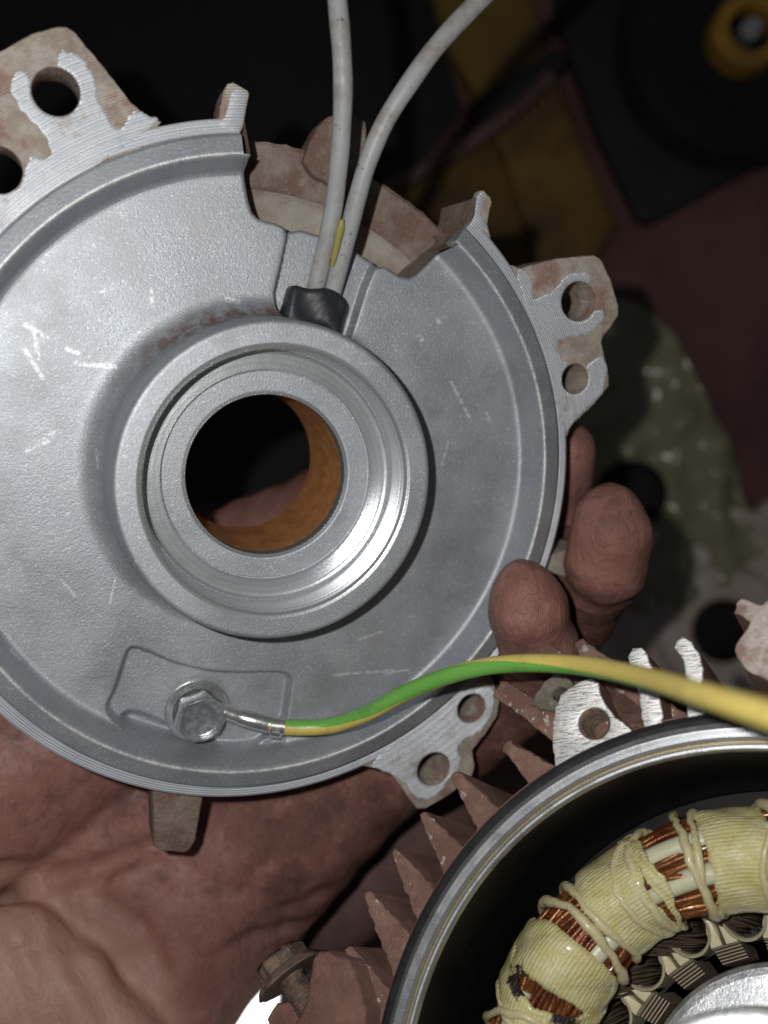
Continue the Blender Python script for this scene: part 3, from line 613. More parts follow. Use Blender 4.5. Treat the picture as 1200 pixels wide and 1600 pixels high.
# ------------------------------------------------------------------ grey cables and their rubber grommet
c1 = spline([dw(486, 480, -8.6), dw(491, 458, -8.0), dw(499, 425, -6.6), dw(511, 375, -3.8), dw(522, 320, -1), dw(529, 260, 2.5), dw(534, 200, 5.5), dw(536, 140, 8), dw(534, 80, 9), dw(529, 20, 9), dw(523, -40, 8), dw(512, -120, 5)], 120)
c2 = spline([dw(513, 485, -8.2), dw(518, 465, -7.4), dw(528, 425, -5.4), dw(543, 370, -2), dw(558, 310, 1.5), dw(576, 250, 4.5), dw(602, 190, 7), dw(640, 130, 9), dw(684, 70, 10), dw(745, 5, 10), dw(800, -45, 8), dw(870, -110, 4)], 120)
for p, lb in ((c1, 'left grey lead cable rising nearly straight up from the black rubber grommet'), (c2, 'right grey lead cable bending away to the upper right from the grommet')):
    V, Fc = tube(p, 2.02+.04*np.sin(np.arange(120)*.35), 28, up=(1, 0, 0)); tag(mesh('lead_cable', V, Fc, M['cable']), lb, 'cable', 'grey lead cables from the end shield')
cy = spline([dw(519, 416, -3.0), dw(525, 390, -1.4), dw(530, 366, .2), dw(535, 343, 1.6)], 24); V, Fc = tube(cy, np.interp(np.linspace(0, 1, 24), [0, .2, .8, 1], [.4, .7, .9, .45]), 14)
tag(mesh('yellow_core_wire', V, Fc, M['glue']), 'thin glossy yellow wire squeezed between the two grey cables', 'wire')
def grommet():
    vox = .45; lo = np.array([-10., -9, -5]); hi = np.array([10., 8, 8]); ax = [np.arange(lo[i], hi[i], vox) for i in range(3)]; X, Y, Z = np.meshgrid(*ax, indexing='ij')
    ymid = -.018*X*X+.8*np.sin(X*.5)*.5
    qx = np.abs(X)-5.3; qy = np.abs(Y-ymid+.3)-2.9; qz = np.abs(Z)-2.3; rd = 1.5
    f = np.sqrt(np.clip(qx, 0, None)**2+np.clip(qy, 0, None)**2+np.clip(qz, 0, None)**2)+np.minimum(np.maximum(qx, np.maximum(qy, qz)), 0)-rd
    qx = np.abs(X-1)-5.0; qy = np.abs(Y+4.2)-2.6; qz = np.abs(Z+.8)-.9
    f2 = np.sqrt(np.clip(qx, 0, None)**2+np.clip(qy, 0, None)**2+np.clip(qz, 0, None)**2)+np.minimum(np.maximum(qx, np.maximum(qy, qz)), 0)-.9
    f = np.minimum(f, f2)
    for cx_, wd in ((-1.9, 2.25), (2.2, 2.2)):
        d = np.sqrt((X-cx_-.05*Y)**2+(Z+.2)**2)-wd; d = np.maximum(d, -(Y-1.2)); k = .8; hh = np.clip(.5-.5*(f+d)/k, 0, 1); f = f*(1-hh)+(-d)*hh+k*hh*(1-hh)
    V, Fc = surface_nets(f, lo, vox); V = relax(V, Fc, 3); V[:, 2] += (.28*np.sin(V[:, 0]*.7+V[:, 1]*.5+.4))*(V[:, 2] > 0); V[:, 1] += .35*np.sin(V[:, 0]*.5+.6); V += rng.normal(0, .02, V.shape)
    return V, Fc
gl = D_([(490, 479)], -7.6)[0]; gf = Frame(DISC.C+gl[0]*DISC.a+gl[1]*DISC.b+(-7.0)*DISC.n, DISC.n)
V, Fc = grommet(); G = mesh('rubber_grommet', V, Fc, M['rubber'], sharp=0); G.matrix_world = gf.matrix() @ Matrix.Rotation(R(-17), 4, 'Z') @ Matrix.Scale(1.0, 4)
tag(G, 'black rubber grommet squeezed round the grey cables in the end shield channel', 'grommet')

# ================================================================== HAND
def hand():
    prims = []
    def P(px, py, D): return CP(px, py, D)
    def cone(a, b, ra, rb, k=4.): prims.append((a, b, ra, rb, k))
    # palm and heel
    cone(P(560, 1190, 282), P(330, 1400, 283), 21, 27, 6); cone(P(330, 1400, 283), P(210, 1620, 275), 27, 28, 8)
    cone(P(420, 1180, 288), P(150, 1330, 285), 24, 30, 9); cone(P(260, 1260, 281), P(120, 1500, 279), 22, 28, 8)
    # ball of the thumb
    cone(P(-110, 1255, 262), P(130, 1130, 274), 31, 27, 1.5)
    # thumb lying behind the bore
    cone(P(120, 1080, 284), P(230, 920, 300), 17, 12, 8); cone(P(230, 920, 300), P(373, 842, 302), 12, 10.8, 4); cone(P(373, 842, 302), P(500, 785, 304), 10.8, 10.3, 3); cone(P(500, 785, 304), P(600, 735, 302), 10.3, 8.5, 3)
    # little finger, pad hooked over the rim
    cone(P(560, 1190, 282), P(720, 1155, 277), 17, 11.5, 7); cone(P(720, 1155, 277), P(820, 1085, 264), 11.5, 10.4, 3); cone(P(820, 1085, 264), P(840, 1010, 244), 10.4, 9.8, 2.2); cone(P(836, 1000, 242), P(824, 950, 235.5), 9.9, 9.5, 2.5); cone(P(824, 950, 235.5), P(818, 924, 235.5), 9.5, 7.9, 2.5)
    # ring finger beside the rim
    cone(P(520, 1120, 290), P(740, 1060, 296), 17, 12, 7); cone(P(740, 1060, 296), P(895, 962, 276), 12, 11, 3); cone(P(895, 962, 276), P(938, 905, 258), 11, 10.4, 1.2); cone(P(948, 882, 249), P(955, 832, 246), 10.5, 10.0, 1.6); cone(P(955, 832, 246), P(955, 803, 246.5), 10.0, 8.1, 2.5)
    # middle finger behind the right lug
    cone(P(440, 1080, 296), P(700, 930, 302), 17, 12, 7); cone(P(700, 930, 302), P(862, 800, 278), 12, 10, 3); cone(P(862, 800, 278), P(884, 706, 265), 9.6, 8.6, 2.5)
    lo = np.array([-150., -175., H-345]); hi = np.array([85., 45., H-205]); vox = 1.25
    ax = [np.arange(lo[i], hi[i], vox) for i in range(3)]; shp = [len(a) for a in ax]
    f = np.full(shp, 50., np.float32)
    def local(lo_, hi_):
        s0 = [max(0, int((lo_[i]-lo[i])/vox)) for i in range(3)]; s1 = [min(shp[i], int((hi_[i]-lo[i])/vox)+2) for i in range(3)]
        return tuple(slice(a, b) for a, b in zip(s0, s1))
    def conedist(sl, a, b, ra, rb):
        X, Y, Z = np.meshgrid(ax[0][sl[0]], ax[1][sl[1]], ax[2][sl[2]], indexing='ij'); e = b-a; L2 = e@e
        t = np.clip(((X-a[0])*e[0]+(Y-a[1])*e[1]+(Z-a[2])*e[2])/L2, 0, 1)
        return np.sqrt((X-a[0]-t*e[0])**2+(Y-a[1]-t*e[1])**2+(Z-a[2]-t*e[2])**2)-(ra+(rb-ra)*t)
    def smin(A, B, k): h_ = np.clip(.5+.5*(B-A)/k, 0, 1); return B*(1-h_)+A*h_-k*h_*(1-h_)
    for a, b, ra, rb, k in prims:
        m_ = max(ra, rb)+22; sl = local(np.minimum(a, b)-m_, np.maximum(a, b)+m_)
        if any(s.stop <= s.start for s in sl): continue
        f[sl] = smin(f[sl], conedist(sl, a, b, ra, rb), k)
    # creases of the palm
    for pts, rr, k in [([(0, 1362, 250), (90, 1372, 253), (170, 1352, 254), (260, 1312, 256), (330, 1270, 258)], 2.4, 3.5), ([(250, 1330, 254), (330, 1380, 253), (420, 1400, 255)], .8, 2.5),
                       ([(480, 1440, 262), (400, 1460, 256), (330, 1500, 254)], 1.0, 3.), ([(560, 1385, 270), (500, 1400, 262), (420, 1430, 256)], 1.0, 3), ([(150, 1400, 253), (220, 1440, 252), (260, 1520, 250)], 1.2, 3)]:
        q = [P(*p) for p in pts]
        for a, b in zip(q[:-1], q[1:]):
            # push the crease down to the surface: move along the view until the field is zero
            def drop(p):
                c = np.array([0, 0, H]); d_ = unit(p-c)
                for s2 in np.arange(-25, 40, .5):
                    x = p+d_*s2; i = ((x-lo)/vox).astype(int)
                    if (i >= 0).all() and (i < np.array(shp)).all() and f[tuple(i)] < 0: return x
                return p
            a, b = drop(a), drop(b); sl = local(np.minimum(a, b)-6, np.maximum(a, b)+6); d = conedist(sl, a, b, rr, rr); h_ = np.clip(.5-.5*(f[sl]+d)/k, 0, 1); f[sl] = f[sl]*(1-h_)-d*h_+k*h_*(1-h_)
    # wrist and fore part of the arm, nearer the lens
    for a, b, ra, rb, k in [(P(-220, 1490, 243), P(40, 1478, 247), 15, 9, 3.), (P(40, 1478, 247), P(110, 1545, 247), 9, 10, 3.), (P(110, 1545, 247), P(230, 1720, 246), 10, 14, 3.), (P(-220, 1570, 248), P(40, 1570, 251), 22, 19, 6.), (P(-250, 1690, 252), P(90, 1700, 253), 32, 26, 7.)]:
        m_ = max(ra, rb)+22; sl = local(np.minimum(a, b)-m_, np.maximum(a, b)+m_)
        if any(s.stop <= s.start for s in sl): continue
        f[sl] = smin(f[sl], conedist(sl, a, b, ra, rb), k)
    for pts, rr, k in [([(98, 1440, 225), (128, 1510, 225), (180, 1600, 225)], 1.3, 4.), ([(40, 1430, 225), (66, 1500, 222), (92, 1600, 222)], .9, 4.), ([(-20, 1440, 222), (20, 1520, 220), (40, 1600, 220)], .8, 4.), ([(0, 1500, 220), (70, 1470, 222), (120, 1470, 225)], .7, 3.)]:
        q = [drop(P(*p)) for p in pts]
        for a, b in zip(q[:-1], q[1:]):
            sl = local(np.minimum(a, b)-6, np.maximum(a, b)+6); d = conedist(sl, a, b, rr, rr); h_ = np.clip(.5-.5*(f[sl]+d)/k, 0, 1); f[sl] = f[sl]*(1-h_)-d*h_+k*h_*(1-h_)
    # soft unevenness of flesh
    X, Y, Z = np.meshgrid(*ax, indexing='ij', sparse=True)
    f += (.45*np.sin(X*.21+1.3*np.sin(Y*.13))*np.sin(Y*.17+Z*.11)+.22*np.sin(X*.47+Y*.33)).astype(np.float32)
    V, Fc = surface_nets(f, lo, vox)
    lab = np.arange(len(V))                       # keep the one largest connected body
    for _ in range(400):
        m_ = lab[Fc].min(1); new = lab.copy(); np.minimum.at(new, Fc.ravel(), np.repeat(m_, 4)); new = new[new]
        if (new == lab).all(): break
        lab = new
    big = np.bincount(lab).argmax(); keep = (lab[Fc] == big).all(1); Fc = Fc[keep]; used = np.unique(Fc); re_ = -np.ones(len(V), int); re_[used] = np.arange(len(used)); V = V[used]; Fc = re_[Fc]
    V = relax(V, Fc, 4, .5)
    o = mesh('person', V, Fc, M['skin'], sharp=0); me = o.data
    # ridge coordinate: rings on the finger pads, streaks on the palm; z marks the wrist, lightened by painted flash light
    at = me.attributes.new('skin_ridge', 'FLOAT_VECTOR', 'POINT')
    out = np.zeros((len(me.vertices), 3)); co = np.zeros(len(me.vertices)*3); me.vertices.foreach_get('co', co); co = co.reshape(-1, 3)*1000
    px = 600+F*co[:, 0]/(H-co[:, 2]); 
    out[:, 0] = co[:, 0]+.18*co[:, 1]; out[:, 1] = 3.6*sstep(co[:, 0], -70, -20)
    for c, d in ((P(955, 850, 238), (.80, .60)), (P(825, 958, 226), (.93, .36)), (P(890, 700, 257), (.9, .4))):
        dd = np.linalg.norm(co-c, axis=1); m_ = dd < 24; q = co[m_]-c; al = q[:, 0]*d[0]+q[:, 1]*d[1]; ac = -q[:, 0]*d[1]+q[:, 1]*d[0]
        out[m_, 0] = al+.035*ac*ac; out[m_, 1] = 1-sstep(dd[m_], 15, 24)
    wa, wb = P(-200, 1560, 235), P(30, 1680, 230); e = wb-wa; t = np.clip((co-wa)@e/(e@e), 0, 1); dw_ = np.linalg.norm(co-wa-t[:, None]*e, axis=1)
    out[:, 2] = 1-sstep(dw_, 30, 48); out[:, 1] *= 1-out[:, 2]
    at.data.foreach_set('vector', out.ravel().astype(np.float32))
    return tag(o, 'bare grimy left hand, palm up, fingertips hooked round the end shield rim', 'hand')
hand()

# ================================================================== MOTOR FRAME WITH ITS WINDING
MF = thing('electric_motor', 'red-brown finned motor frame with open end showing taped copper winding', 'motor', MOT)
def M_(pts, h=-3): return MOT.loc(pts, h)
lathe_obj('gasket', [(77.6, -4.5), (77.6, -2.4), (77.2, -1.6), (76.4, -1.2), (75.2, -1.1), (74.4, -1.3), (74.2, -2.2)], M['gasket'], MF, seg=300)
lathe_obj('register_rim', [(74.25, -2.2), (74.2, -.45), (73.95, -.15), (72.2, -.05), (71.95, -.3), (71.85, -1.2)], M['register'], MF, seg=360, sharp=28)
lathe_obj('register_groove', [(71.85, -1.2), (71.7, -1.4), (71.1, -1.45), (70.95, -1.3)], M['goldgroove'], MF, seg=360, sharp=28)
lathe_obj('inner_edge', [(70.95, -1.3), (70.85, -.9), (70.6, -.75), (70.1, -.8), (69.9, -1.1), (69.8, -2.5)], M['register'], MF, seg=360, sharp=28)
lathe_obj('inner_wall', [(69.8, -2.5), (69.7, -4), (69.6, -52)], M['darkwall'], MF, seg=256)
lathe_obj('shell', [(77.5, -3.6), (78.3, -3.8), (78.5, -4.4), (78.3, -8), (76.5, -14), (77, -148), (70, -150), (20, -150)], M['motor'], MF, seg=256)
def fin(tip_px, dirv, length, tip_w, root_w0, depth=120, mat_=None, back=0., edge=None, h=-6):
    tip = M_([tip_px], h)[0]; d = unit(dirv); p = np.array([-d[1], d[0]]); bq = tip@d; disc_ = bq*bq-(tip@tip-75.5**2); length = bq-math.sqrt(disc_) if disc_ > 0 else bq; root = tip-d*length; root_w = tip_w+length*.38
    o = [root-p*root_w/2, tip-p*tip_w/2-d*.6, tip-p*tip_w*.25, tip+p*tip_w*.25, tip+p*tip_w/2-d*.6, root+p*root_w/2]
    f_ = prism('fin', o, -depth, h, mat_ or M['motor'], MF, bevel=.6, rough=.17, frontmat=edge or M['motor_edge']); return f_
dl = (-.59, .81)
for tp_ in [(708, 1207), (658, 1270), (614, 1331), (570, 1394), (541, 1480)]: fin(tp_, dl, 22, 2.2, 5.2, h=-5)
# more fins round the part of the frame outside the picture
for a_ in list(range(172, 262, 8))+list(range(-60, 62, 8)):
    t = R(a_); d = np.array([math.cos(t), math.sin(t)]); q = np.array([-d[1], d[0]]); r0, r1 = 74, 93
    prism('fin', [d*r0-q*2.6, d*r1-q*1.2, d*r1+q*1.2, d*r0+q*2.6], -120, -5, M['motor'], MF, bevel=.45, frontmat=M['motor_edge'])
# bright sawn fins and the threaded boss at the top
prism('fin', M_([(981, 1026), (988, 1013), (1002, 1010), (1012, 1022), (1022, 1050), (1030, 1085), (1036, 1120), (1030, 1150), (1006, 1150), (1002, 1112), (995, 1070), (985, 1044)]), -110, -3, M['motor'], MF, bevel=.35, rough=.1, frontmat=M['sawn'])
prism('fin', M_([(1052, 1012), (1058, 1000), (1067, 993), (1081, 1002), (1093, 1020), (1100, 1045), (1098, 1068), (1096, 1095), (1104, 1118), (1104, 1150), (1076, 1150), (1074, 1122), (1070, 1085), (1072, 1060), (1069, 1038), (1062, 1022)]), -110, -3, M['motor'], MF, bevel=.35, rough=.1, frontmat=M['sawn'])
hc = M_([(929, 1131)])[0]
boss = prism('threaded_boss', M_([(864, 1165), (865, 1122), (877, 1086), (900, 1068), (924, 1060), (936, 1066), (939, 1086), (946, 1100), (962, 1120), (986, 1138), (1000, 1160), (940, 1190), (880, 1210), (868, 1196)]), -112, -2.6, M['motor'], MF, holes=[circle(hc[0], hc[1], 3.35, n=36)], bevel=.35, rough=.10, frontmat=M['sawn'])
th_ = np.linspace(0, 2*np.pi*16, 16*20); V = []
prof = []
for k in range(26): prof += [(3.32, -2.9-k*.8), (2.85, -3.3-k*.8)]
V, Fc = lathe(prof+[(.05, -24)], seg=40, cx=hc[0], cy=hc[1]); mesh('thread', V, [f[::-1] for f in Fc], M['rusted'], boss, sharp=20)
# rusty cross fin and small lug beside the boss
prism('cross_fin', M_([(770, 1086), (781, 1062), (792, 1064), (834, 1092), (872, 1112), (872, 1166), (852, 1150), (820, 1122), (790, 1102)], -6), -60, -6, M['motor'], MF, bevel=.5, rough=.12, frontmat=M['motor_edge'])
sh = M_([(880, 1088)], -7)[0]
prism('side_lug', M_([(828, 1101), (842, 1078), (852, 1064), (872, 1052), (890, 1060), (900, 1080), (892, 1100), (868, 1112), (845, 1110)], -5), -40, -4.6, M['olive'], MF, holes=[circle(sh[0], sh[1], 1.9, 1.5, n=20)], bevel=.7, rough=.12)
lathe_obj('rusty_hole', [(1.95, -6), (1.9, -14), (.05, -14)], M['rust'], MF, cx=sh[0], cy=sh[1], seg=24)
fin((758+30, 1162), (-.72, .69), 24, 2.4, 5.4, h=-5.5)
for tp_, dv in (((837, 999), (-.62, .78)), ((901, 1001), (-.58, .81))): fin(tp_, dv, 26, 2.6, 4.5, depth=90, h=-14, edge=M['motor_edge'])
br = prism('terminal_bracket', M_([(1146, 957), (1151, 940), (1158, 932), (1176, 939), (1190, 944), (1197, 938), (1206, 925), (1250, 915), (1290, 950), (1280, 1080), (1215, 1070), (1186, 1056), (1164, 1044), (1150, 1026), (1148, 1008), (1160, 990), (1174, 972), (1160, 962)], 2), -60, 2, M['motor'], MF, bevel=.7, rough=.10, frontmat=M['bracket'])
# bolt lug at the lower left
prism('bolt_lug', M_([(484, 1516), (488, 1496), (498, 1485), (512, 1488), (545, 1500), (556, 1530), (570, 1575), (566, 1690), (500, 1700), (440, 1660), (452, 1612), (470, 1580), (480, 1552)], 2), -60, 2, M['motor'], MF, bevel=1.2, rough=.12)
prism('bolt_lug', M_([(416, 1590), (424, 1578), (432, 1568), (452, 1566), (466, 1578), (470, 1600), (500, 1660), (430, 1660)], -2), -30, -2, M['motor'], MF, bevel=.6, rough=.10)

# stator core and slots
lathe_obj('stator_core', [(69.6, -52), (69.4, -50), (37.0, -48)], M['darkwall'], MF, seg=128)
NS = 21; a0s = 113.0
core = bpy.data.objects['stator_core']
def slot_paths():
    for i in range(NS):
        t = R(a0s+i*360/NS); er = np.array([math.cos(t), math.sin(t), 0]); et = np.array([-math.sin(t), math.cos(t), 0]); ez = np.array([0, 0, 1.])
        yield i, er, et, ez
for i, er, et, ez in slot_paths():
    A = Acc()
    for k in range(46):
        u = rng.uniform(-2.9, 2.9); v = rng.uniform(0, 6.2); lean = 7.5+rng.normal(0, .8); z1 = -27+rng.normal(0, 1.2)-v*.5
        p = [er*(38.6+v)+et*u*.9+ez*-50, er*(38.8+v)+et*u+ez*-41, er*(39.6+v*.9)+et*(u*1.15+lean*.30)+ez*(-35.5-.3*v), er*(42.5+v*.55)+et*(u*1.2+lean)+ez*(z1-3), er*(47+v*.2)+et*(u+lean*2.0)+ez*(z1-2)]
        p = np.array(p); p[1:4] += rng.normal(0, .22, (3, 3)); Vt, Ft = tube(spline(p, 11), .34, 5, caps=False); A.add(Vt, Ft)
    V, Fc = A.out(); o = mesh('slot_coil', V, Fc, M['slotwire'], MF, sharp=0); o['kind'] = 'stuff'
    # paper cuff: a U open outwards, its lip flared
    a_ = np.linspace(R(-115), R(115), 25); V = []
    for z, k in ((-50, 1.), (-40, 1.), (-36.5, 1.03), (-34.3, 1.12), (-33.8, 1.2), (-34.2, 1.27), (-37, 1.16), (-50, 1.14)):
        for q in a_: V.append(er*(40.6-4.1*k*math.cos(q)*1.05+1.6)+et*(3.9*k*math.sin(q))+ez*(z-.9*math.cos(q)*0))
    mesh('slot_liner', V, grid_faces(8, 25), M['paper'], MF, sharp=60)
    # wedge of folded paper beside the cuff and the tooth tip with its laminations
    t2 = R(a0s+(i+.5)*360/NS); e2 = np.array([math.cos(t2), math.sin(t2), 0]); f2 = np.array([-math.sin(t2), math.cos(t2), 0]); V = []
    for z in (-38.5, -60):
        for r_, w_ in ((33.8, 2.9), (35.4, 3.0), (37.2, 2.9), (37.2, -2.9), (35.4, -3.0), (33.8, -2.9)): V.append(e2*r_+f2*w_+ez*(z-((37.2-r_)*1.6 if z > -50 else 0)))
    Fc = [[0, 1, 2, 3, 4, 5][::-1], [6, 7, 8, 9, 10, 11]]+[[j, (j+1) % 6, 6+(j+1) % 6, 6+j] for j in range(6)]
    mesh('tooth_tip', V, Fc, M['lam'], MF, smooth=False)
    for sg in (-1, 1):          # folded paper flaps standing beside the tooth
        V = []
        for z, k in ((-42, 1.), (-37.5, 1.), (-35.6, .9), (-35.2, .6)):
            for r_, w_ in ((36.9, 3.0), (40.2, 2.7), (43.6, 1.6), (43.4, .25), (40, .25), (37.0, .3)): V.append(e2*(40.5+(r_-40.5)*k)+f2*(sg*(1.6+(w_-1.6)*k))+ez*(z+.25*(r_-40)+.3*sg))
        Fc = [list(f) for f in grid_faces(4, 6, close_m=True)]+[[18, 19, 20, 21, 22, 23]]
        mesh('tooth_paper', V, Fc, M['paper'], MF, sharp=50)

# end winding: copper bundle, sleeves, tape, lacing
WR, WH = 52.2, -24.0
def rad(th): return 9.3+.5*np.sin(th*5+1)+.35*np.sin(th*11+.4)
def tor(th, ph, dr=0.):
    th = np.asarray(th, float); ph = np.asarray(ph, float); r = rad(th)+dr; flatk = 1-.10*np.cos(2*ph)
    return np.stack([(WR+r*np.cos(ph))*np.cos(th), (WR+r*np.cos(ph))*np.sin(th), WH+r*flatk*np.sin(ph)], -1)
WD = bpy.data.objects.new('winding', None); COL.objects.link(WD); WD.parent = MF
th = np.linspace(0, 2*np.pi, 240, endpoint=False); ph = np.linspace(0, 2*np.pi, 28, endpoint=False); TH, PH = np.meshgrid(th, ph, indexing='ij')
mesh('coil_core', tor(TH, PH, -1.3).reshape(-1, 3), grid_faces(240, 28, close_m=True, close_n=True), M['copper'], WD)
A = Acc()
for k in range(46):
    p0 = R(-70+310*k/46); tt = np.linspace(0, 2*np.pi, 200); wob = .10*np.sin(tt*rng.integers(3, 7)+rng.uniform(0, 6))+.06*np.sin(tt*rng.integers(9, 16)+rng.uniform(0, 6)); dr = -.65+.30*np.sin(tt*rng.integers(4, 9)+rng.uniform(0, 6))-(.9 if k % 9 in (0, 1) else 0)
    Vt, Ft = tube(tor(tt, p0+wob, dr), .72, 6, caps=False); A.add(Vt, Ft)
V, Fc = A.out(); o = mesh('copper_strands', V, Fc, M['copper'], WD, sharp=0); o['kind'] = 'stuff'
for a0_, a1_, pd, wd in ((84, 116, 62, 2.1), (84, 122, 108, 2.2), (120, 144, 126, 2.4), (60, 92, 82, 2.2), (150, 190, 75, 2.0), (200, 300, 80, 2.2), (-40, 60, 100, 2.2)):
    tt = np.radians(np.linspace(a0_, a1_, 40)); pp = R(pd)+.10*np.sin(tt*4); Vt, Ft = tube(tor(tt, pp, -1.05), wd, 14, up=(0, 0, 1), flat=.85); mesh('insulating_sleeve', Vt, Ft, M['sleeve'], WD)
def tape(tc, width, slope=0., lift=.75, p0=-75, p1=262, ragged=.012, seed=0):
    rg = np.random.default_rng(seed); n, m_ = 30, 110; ph = np.radians(np.linspace(p0, p1, m_)); e0 = np.cumsum(rg.normal(0, ragged*.22, m_)); e1 = np.cumsum(rg.normal(0, ragged*.22, m_))
    V = []; UV = []
    for j in range(m_):
        sl = R(slope)*math.sin(ph[j]-.4); a_ = R(tc-width/2)+sl+e0[j]; b_ = R(tc+width/2)+sl*.8+e1[j]
        for i in range(n):
            u = i/(n-1); t = a_+(b_-a_)*u; edge = lift-.70*(math.exp(-u*22)+math.exp(-(1-u)*22))+.20*math.sin(ph[j]*3+u*4+seed)+.10*math.sin(u*9+ph[j]*7+seed)
            V.append(tor(t, ph[j], edge)); UV.append((t*WR, ph[j]*10.))
    return mesh('cotton_tape', np.array(V), grid_faces(m_, n), M['tape'], WD, uv=UV, sharp=0)
for k, (tc, wd_, sl) in enumerate(((168, 12, 3), (144.5, 13, -4), (118.2, 16, 2), (92, 12.5, -2), (60, 17, 2), (30, 17, 3), (0, 17, -3), (-30, 17, 4), (-60, 17, 0), (-90, 17, -4), (-120, 17, 2), (-150, 17, 3))): tape(tc, wd_, sl, seed=k, lift=1.15+.25*(k % 3))
for k, (tc, wd_, sl) in enumerate(((147.5, 4.5, 7), (113, 3.5, -3), (171, 4, -8))): tape(tc, wd_, sl, lift=1.75, seed=40+k, ragged=.02)
def cord(tc, slope, wd=1.05, dr=1.35, p0=-80, p1=270, seed=0):
    rg = np.random.default_rng(seed+50); pp = np.radians(np.linspace(p0, p1, 60)); tt = R(tc)+R(slope)*np.sin(pp-.5)+np.cumsum(rg.normal(0, .004, 60)); Vt, Ft = tube(tor(tt, pp, dr), wd*(1+.18*np.sin(np.arange(60)*.5+seed)), 12, up=(0, 0, 1), flat=1.); mesh('lacing_cord', Vt, Ft, M['cord'], WD, sharp=0)
cs = [(100.3, 1.6), (102.4, -1.6), (111.5, 3.), (113.8, 5), (128.5, -3), (133.0, -5), (153, 4), (157.5, -4), (181, 5), (80, 4), (77.5, -3)]
for k, (tc, sl) in enumerate(cs): cord(tc, sl, .80+.12*(k % 3), 1.0+.3*(k % 2), seed=k)
for k in range(20): cord(196+k*13, 5*(-1)**k, seed=80+k)
# loose copper ends glinting at the inner side
for k in range(9):
    tt = np.radians(np.linspace(118+k*1.5, 128+k*2.2, 10)); Vt, Ft = tube(tor(tt, R(196+rng.uniform(-14, 16)), .4), .34, 6); mesh('loose_strand', Vt, Ft, M['tin'] if False else M['copper'], WD)

# rotor with its bearing
RT = thing('rotor', 'silver rotor end and bearing at the centre of the wound motor frame', 'rotor', MOT)
lathe_obj('end_ring', [(33.0, -120), (33.0, -45), (32.7, -42.6), (31.8, -41.4), (30.4, -41), (22, -40.2), (16, -39), (14, -36), (12, -20)], M['rotor'], RT, seg=160)
lathe_obj('shaft', [(12.2, -40), (12.2, -4), (11, 30), (10, 31), (.05, 31)], M['rotor'], RT, seg=64)
lathe_obj('bearing', [(12, -3), (24.6, -3), (25.3, -2.2), (25.4, 11), (25, 12.1), (24.2, 12.4), (21.5, 12.4), (21.2, 11.8), (16.2, 11.8), (15.9, 12.4), (12, 12.4)], M['rotor'], RT, seg=160, sharp=25)

# ------------------------------------------------------------------ rusty bolt at the lower left
RB = thing('rusty_bolt', 'rusty hex flange bolt half unscrewed from the lower left frame lug', 'bolt')
zax = unit(np.array([-.56, .62, -.46])); bp = CP(455, 1528, 214)
zq = Vector((0, 0, 1)).rotation_difference(Vector(zax)); RB.matrix_world = Matrix.Translation(Vector(bp*.001)) @ zq.to_matrix().to_4x4()
hexbolt_parts(RB, M['rusted'], 8.0, 6.3, 2.3, 5.4, False)
prof = [(2.95, .2)]
for k in range(17): prof += [(3.1, -.3-k*.8), (2.8, -.7-k*.8)]
V, Fc = lathe(prof, seg=32); mesh('threaded_shank', V, Fc, M['rusted'], RB, sharp=20)

for o in RB.children:
    me = o.data; co = np.zeros(len(me.vertices)*3, np.float32); me.vertices.foreach_get('co', co); co = co.reshape(-1, 3)*1000
    nz = np.sin(co[:, 0]*2.3+1.7*np.sin(co[:, 1]*1.9))*np.sin(co[:, 1]*2.6+co[:, 2]*2.1)+.6*np.sin(co[:, 0]*5.1+co[:, 2]*4.3)*np.sin(co[:, 1]*4.7)
    co += (co*np.array([1, 1, .4]))/(np.linalg.norm(co, axis=1)[:, None]+1e-3)*(nz*.22)[:, None]; me.vertices.foreach_set('co', (co*.001).ravel()); me.update()
# ================================================================== THINGS BEHIND, out of focus
def box(name, c, size, rotz, mat_, parent=None, bevel=3):
    hx, hy = size[0]/2, size[1]/2; o = np.array([(-hx, -hy), (hx, -hy), (hx, hy), (-hx, hy)]); t = R(rotz); o = np.c_[o[:, 0]*math.cos(t)-o[:, 1]*math.sin(t), o[:, 0]*math.sin(t)+o[:, 1]*math.cos(t)]+np.array(c[:2])
    return prism(name, o, c[2]-size[2]/2, c[2]+size[2]/2, mat_, parent, bevel=bevel)
def wpoly(pts, D): return np.array([CP(x, y, D)[:2] for x, y in pts])
# plain black slab added to darken the floor at the upper left
o = prism('dark_backing', wpoly([(-500, -300), (650, -300), (690, 60), (722, 170), (650, 262), (600, 330), (700, 480), (500, 760), (-500, 900)], 534), 2, 6, M['black'], bevel=1); tag(o, 'plain black slab added to darken the floor behind the end shield', 'mat')
# ochre machine frame
of = thing('ochre_machine_frame', 'dim ochre painted steel frame out of focus behind the grey cables', 'machine frame')
prism('rail', wpoly([(655, -80), (800, -120), (850, 60), (905, 215), (965, 350), (870, 520), (790, 250), (735, 130), (700, 70)], 520), 2, 20, M['ochre'], of, bevel=3)
prism('plate', wpoly([(600, 290), (700, 230), (790, 205), (850, 330), (900, 515), (800, 420), (620, 520)], 528), 2, 12, M['ochre'], of, bevel=2)
prism('dark_gusset', wpoly([(730, 165), (870, 70), (890, 100), (745, 205)], 516), 12, 24, M['black'], of, bevel=2)
V, Fc = tube(spline([CP(560, 320, 512), CP(680, 255, 506), CP(790, 185, 504), CP(860, 120, 506)], 30), 4.2, 16); tag(mesh('brown_rod', V, Fc, M['oldpipe']), 'blurred reddish brown rod lying across the ochre frame', 'rod')
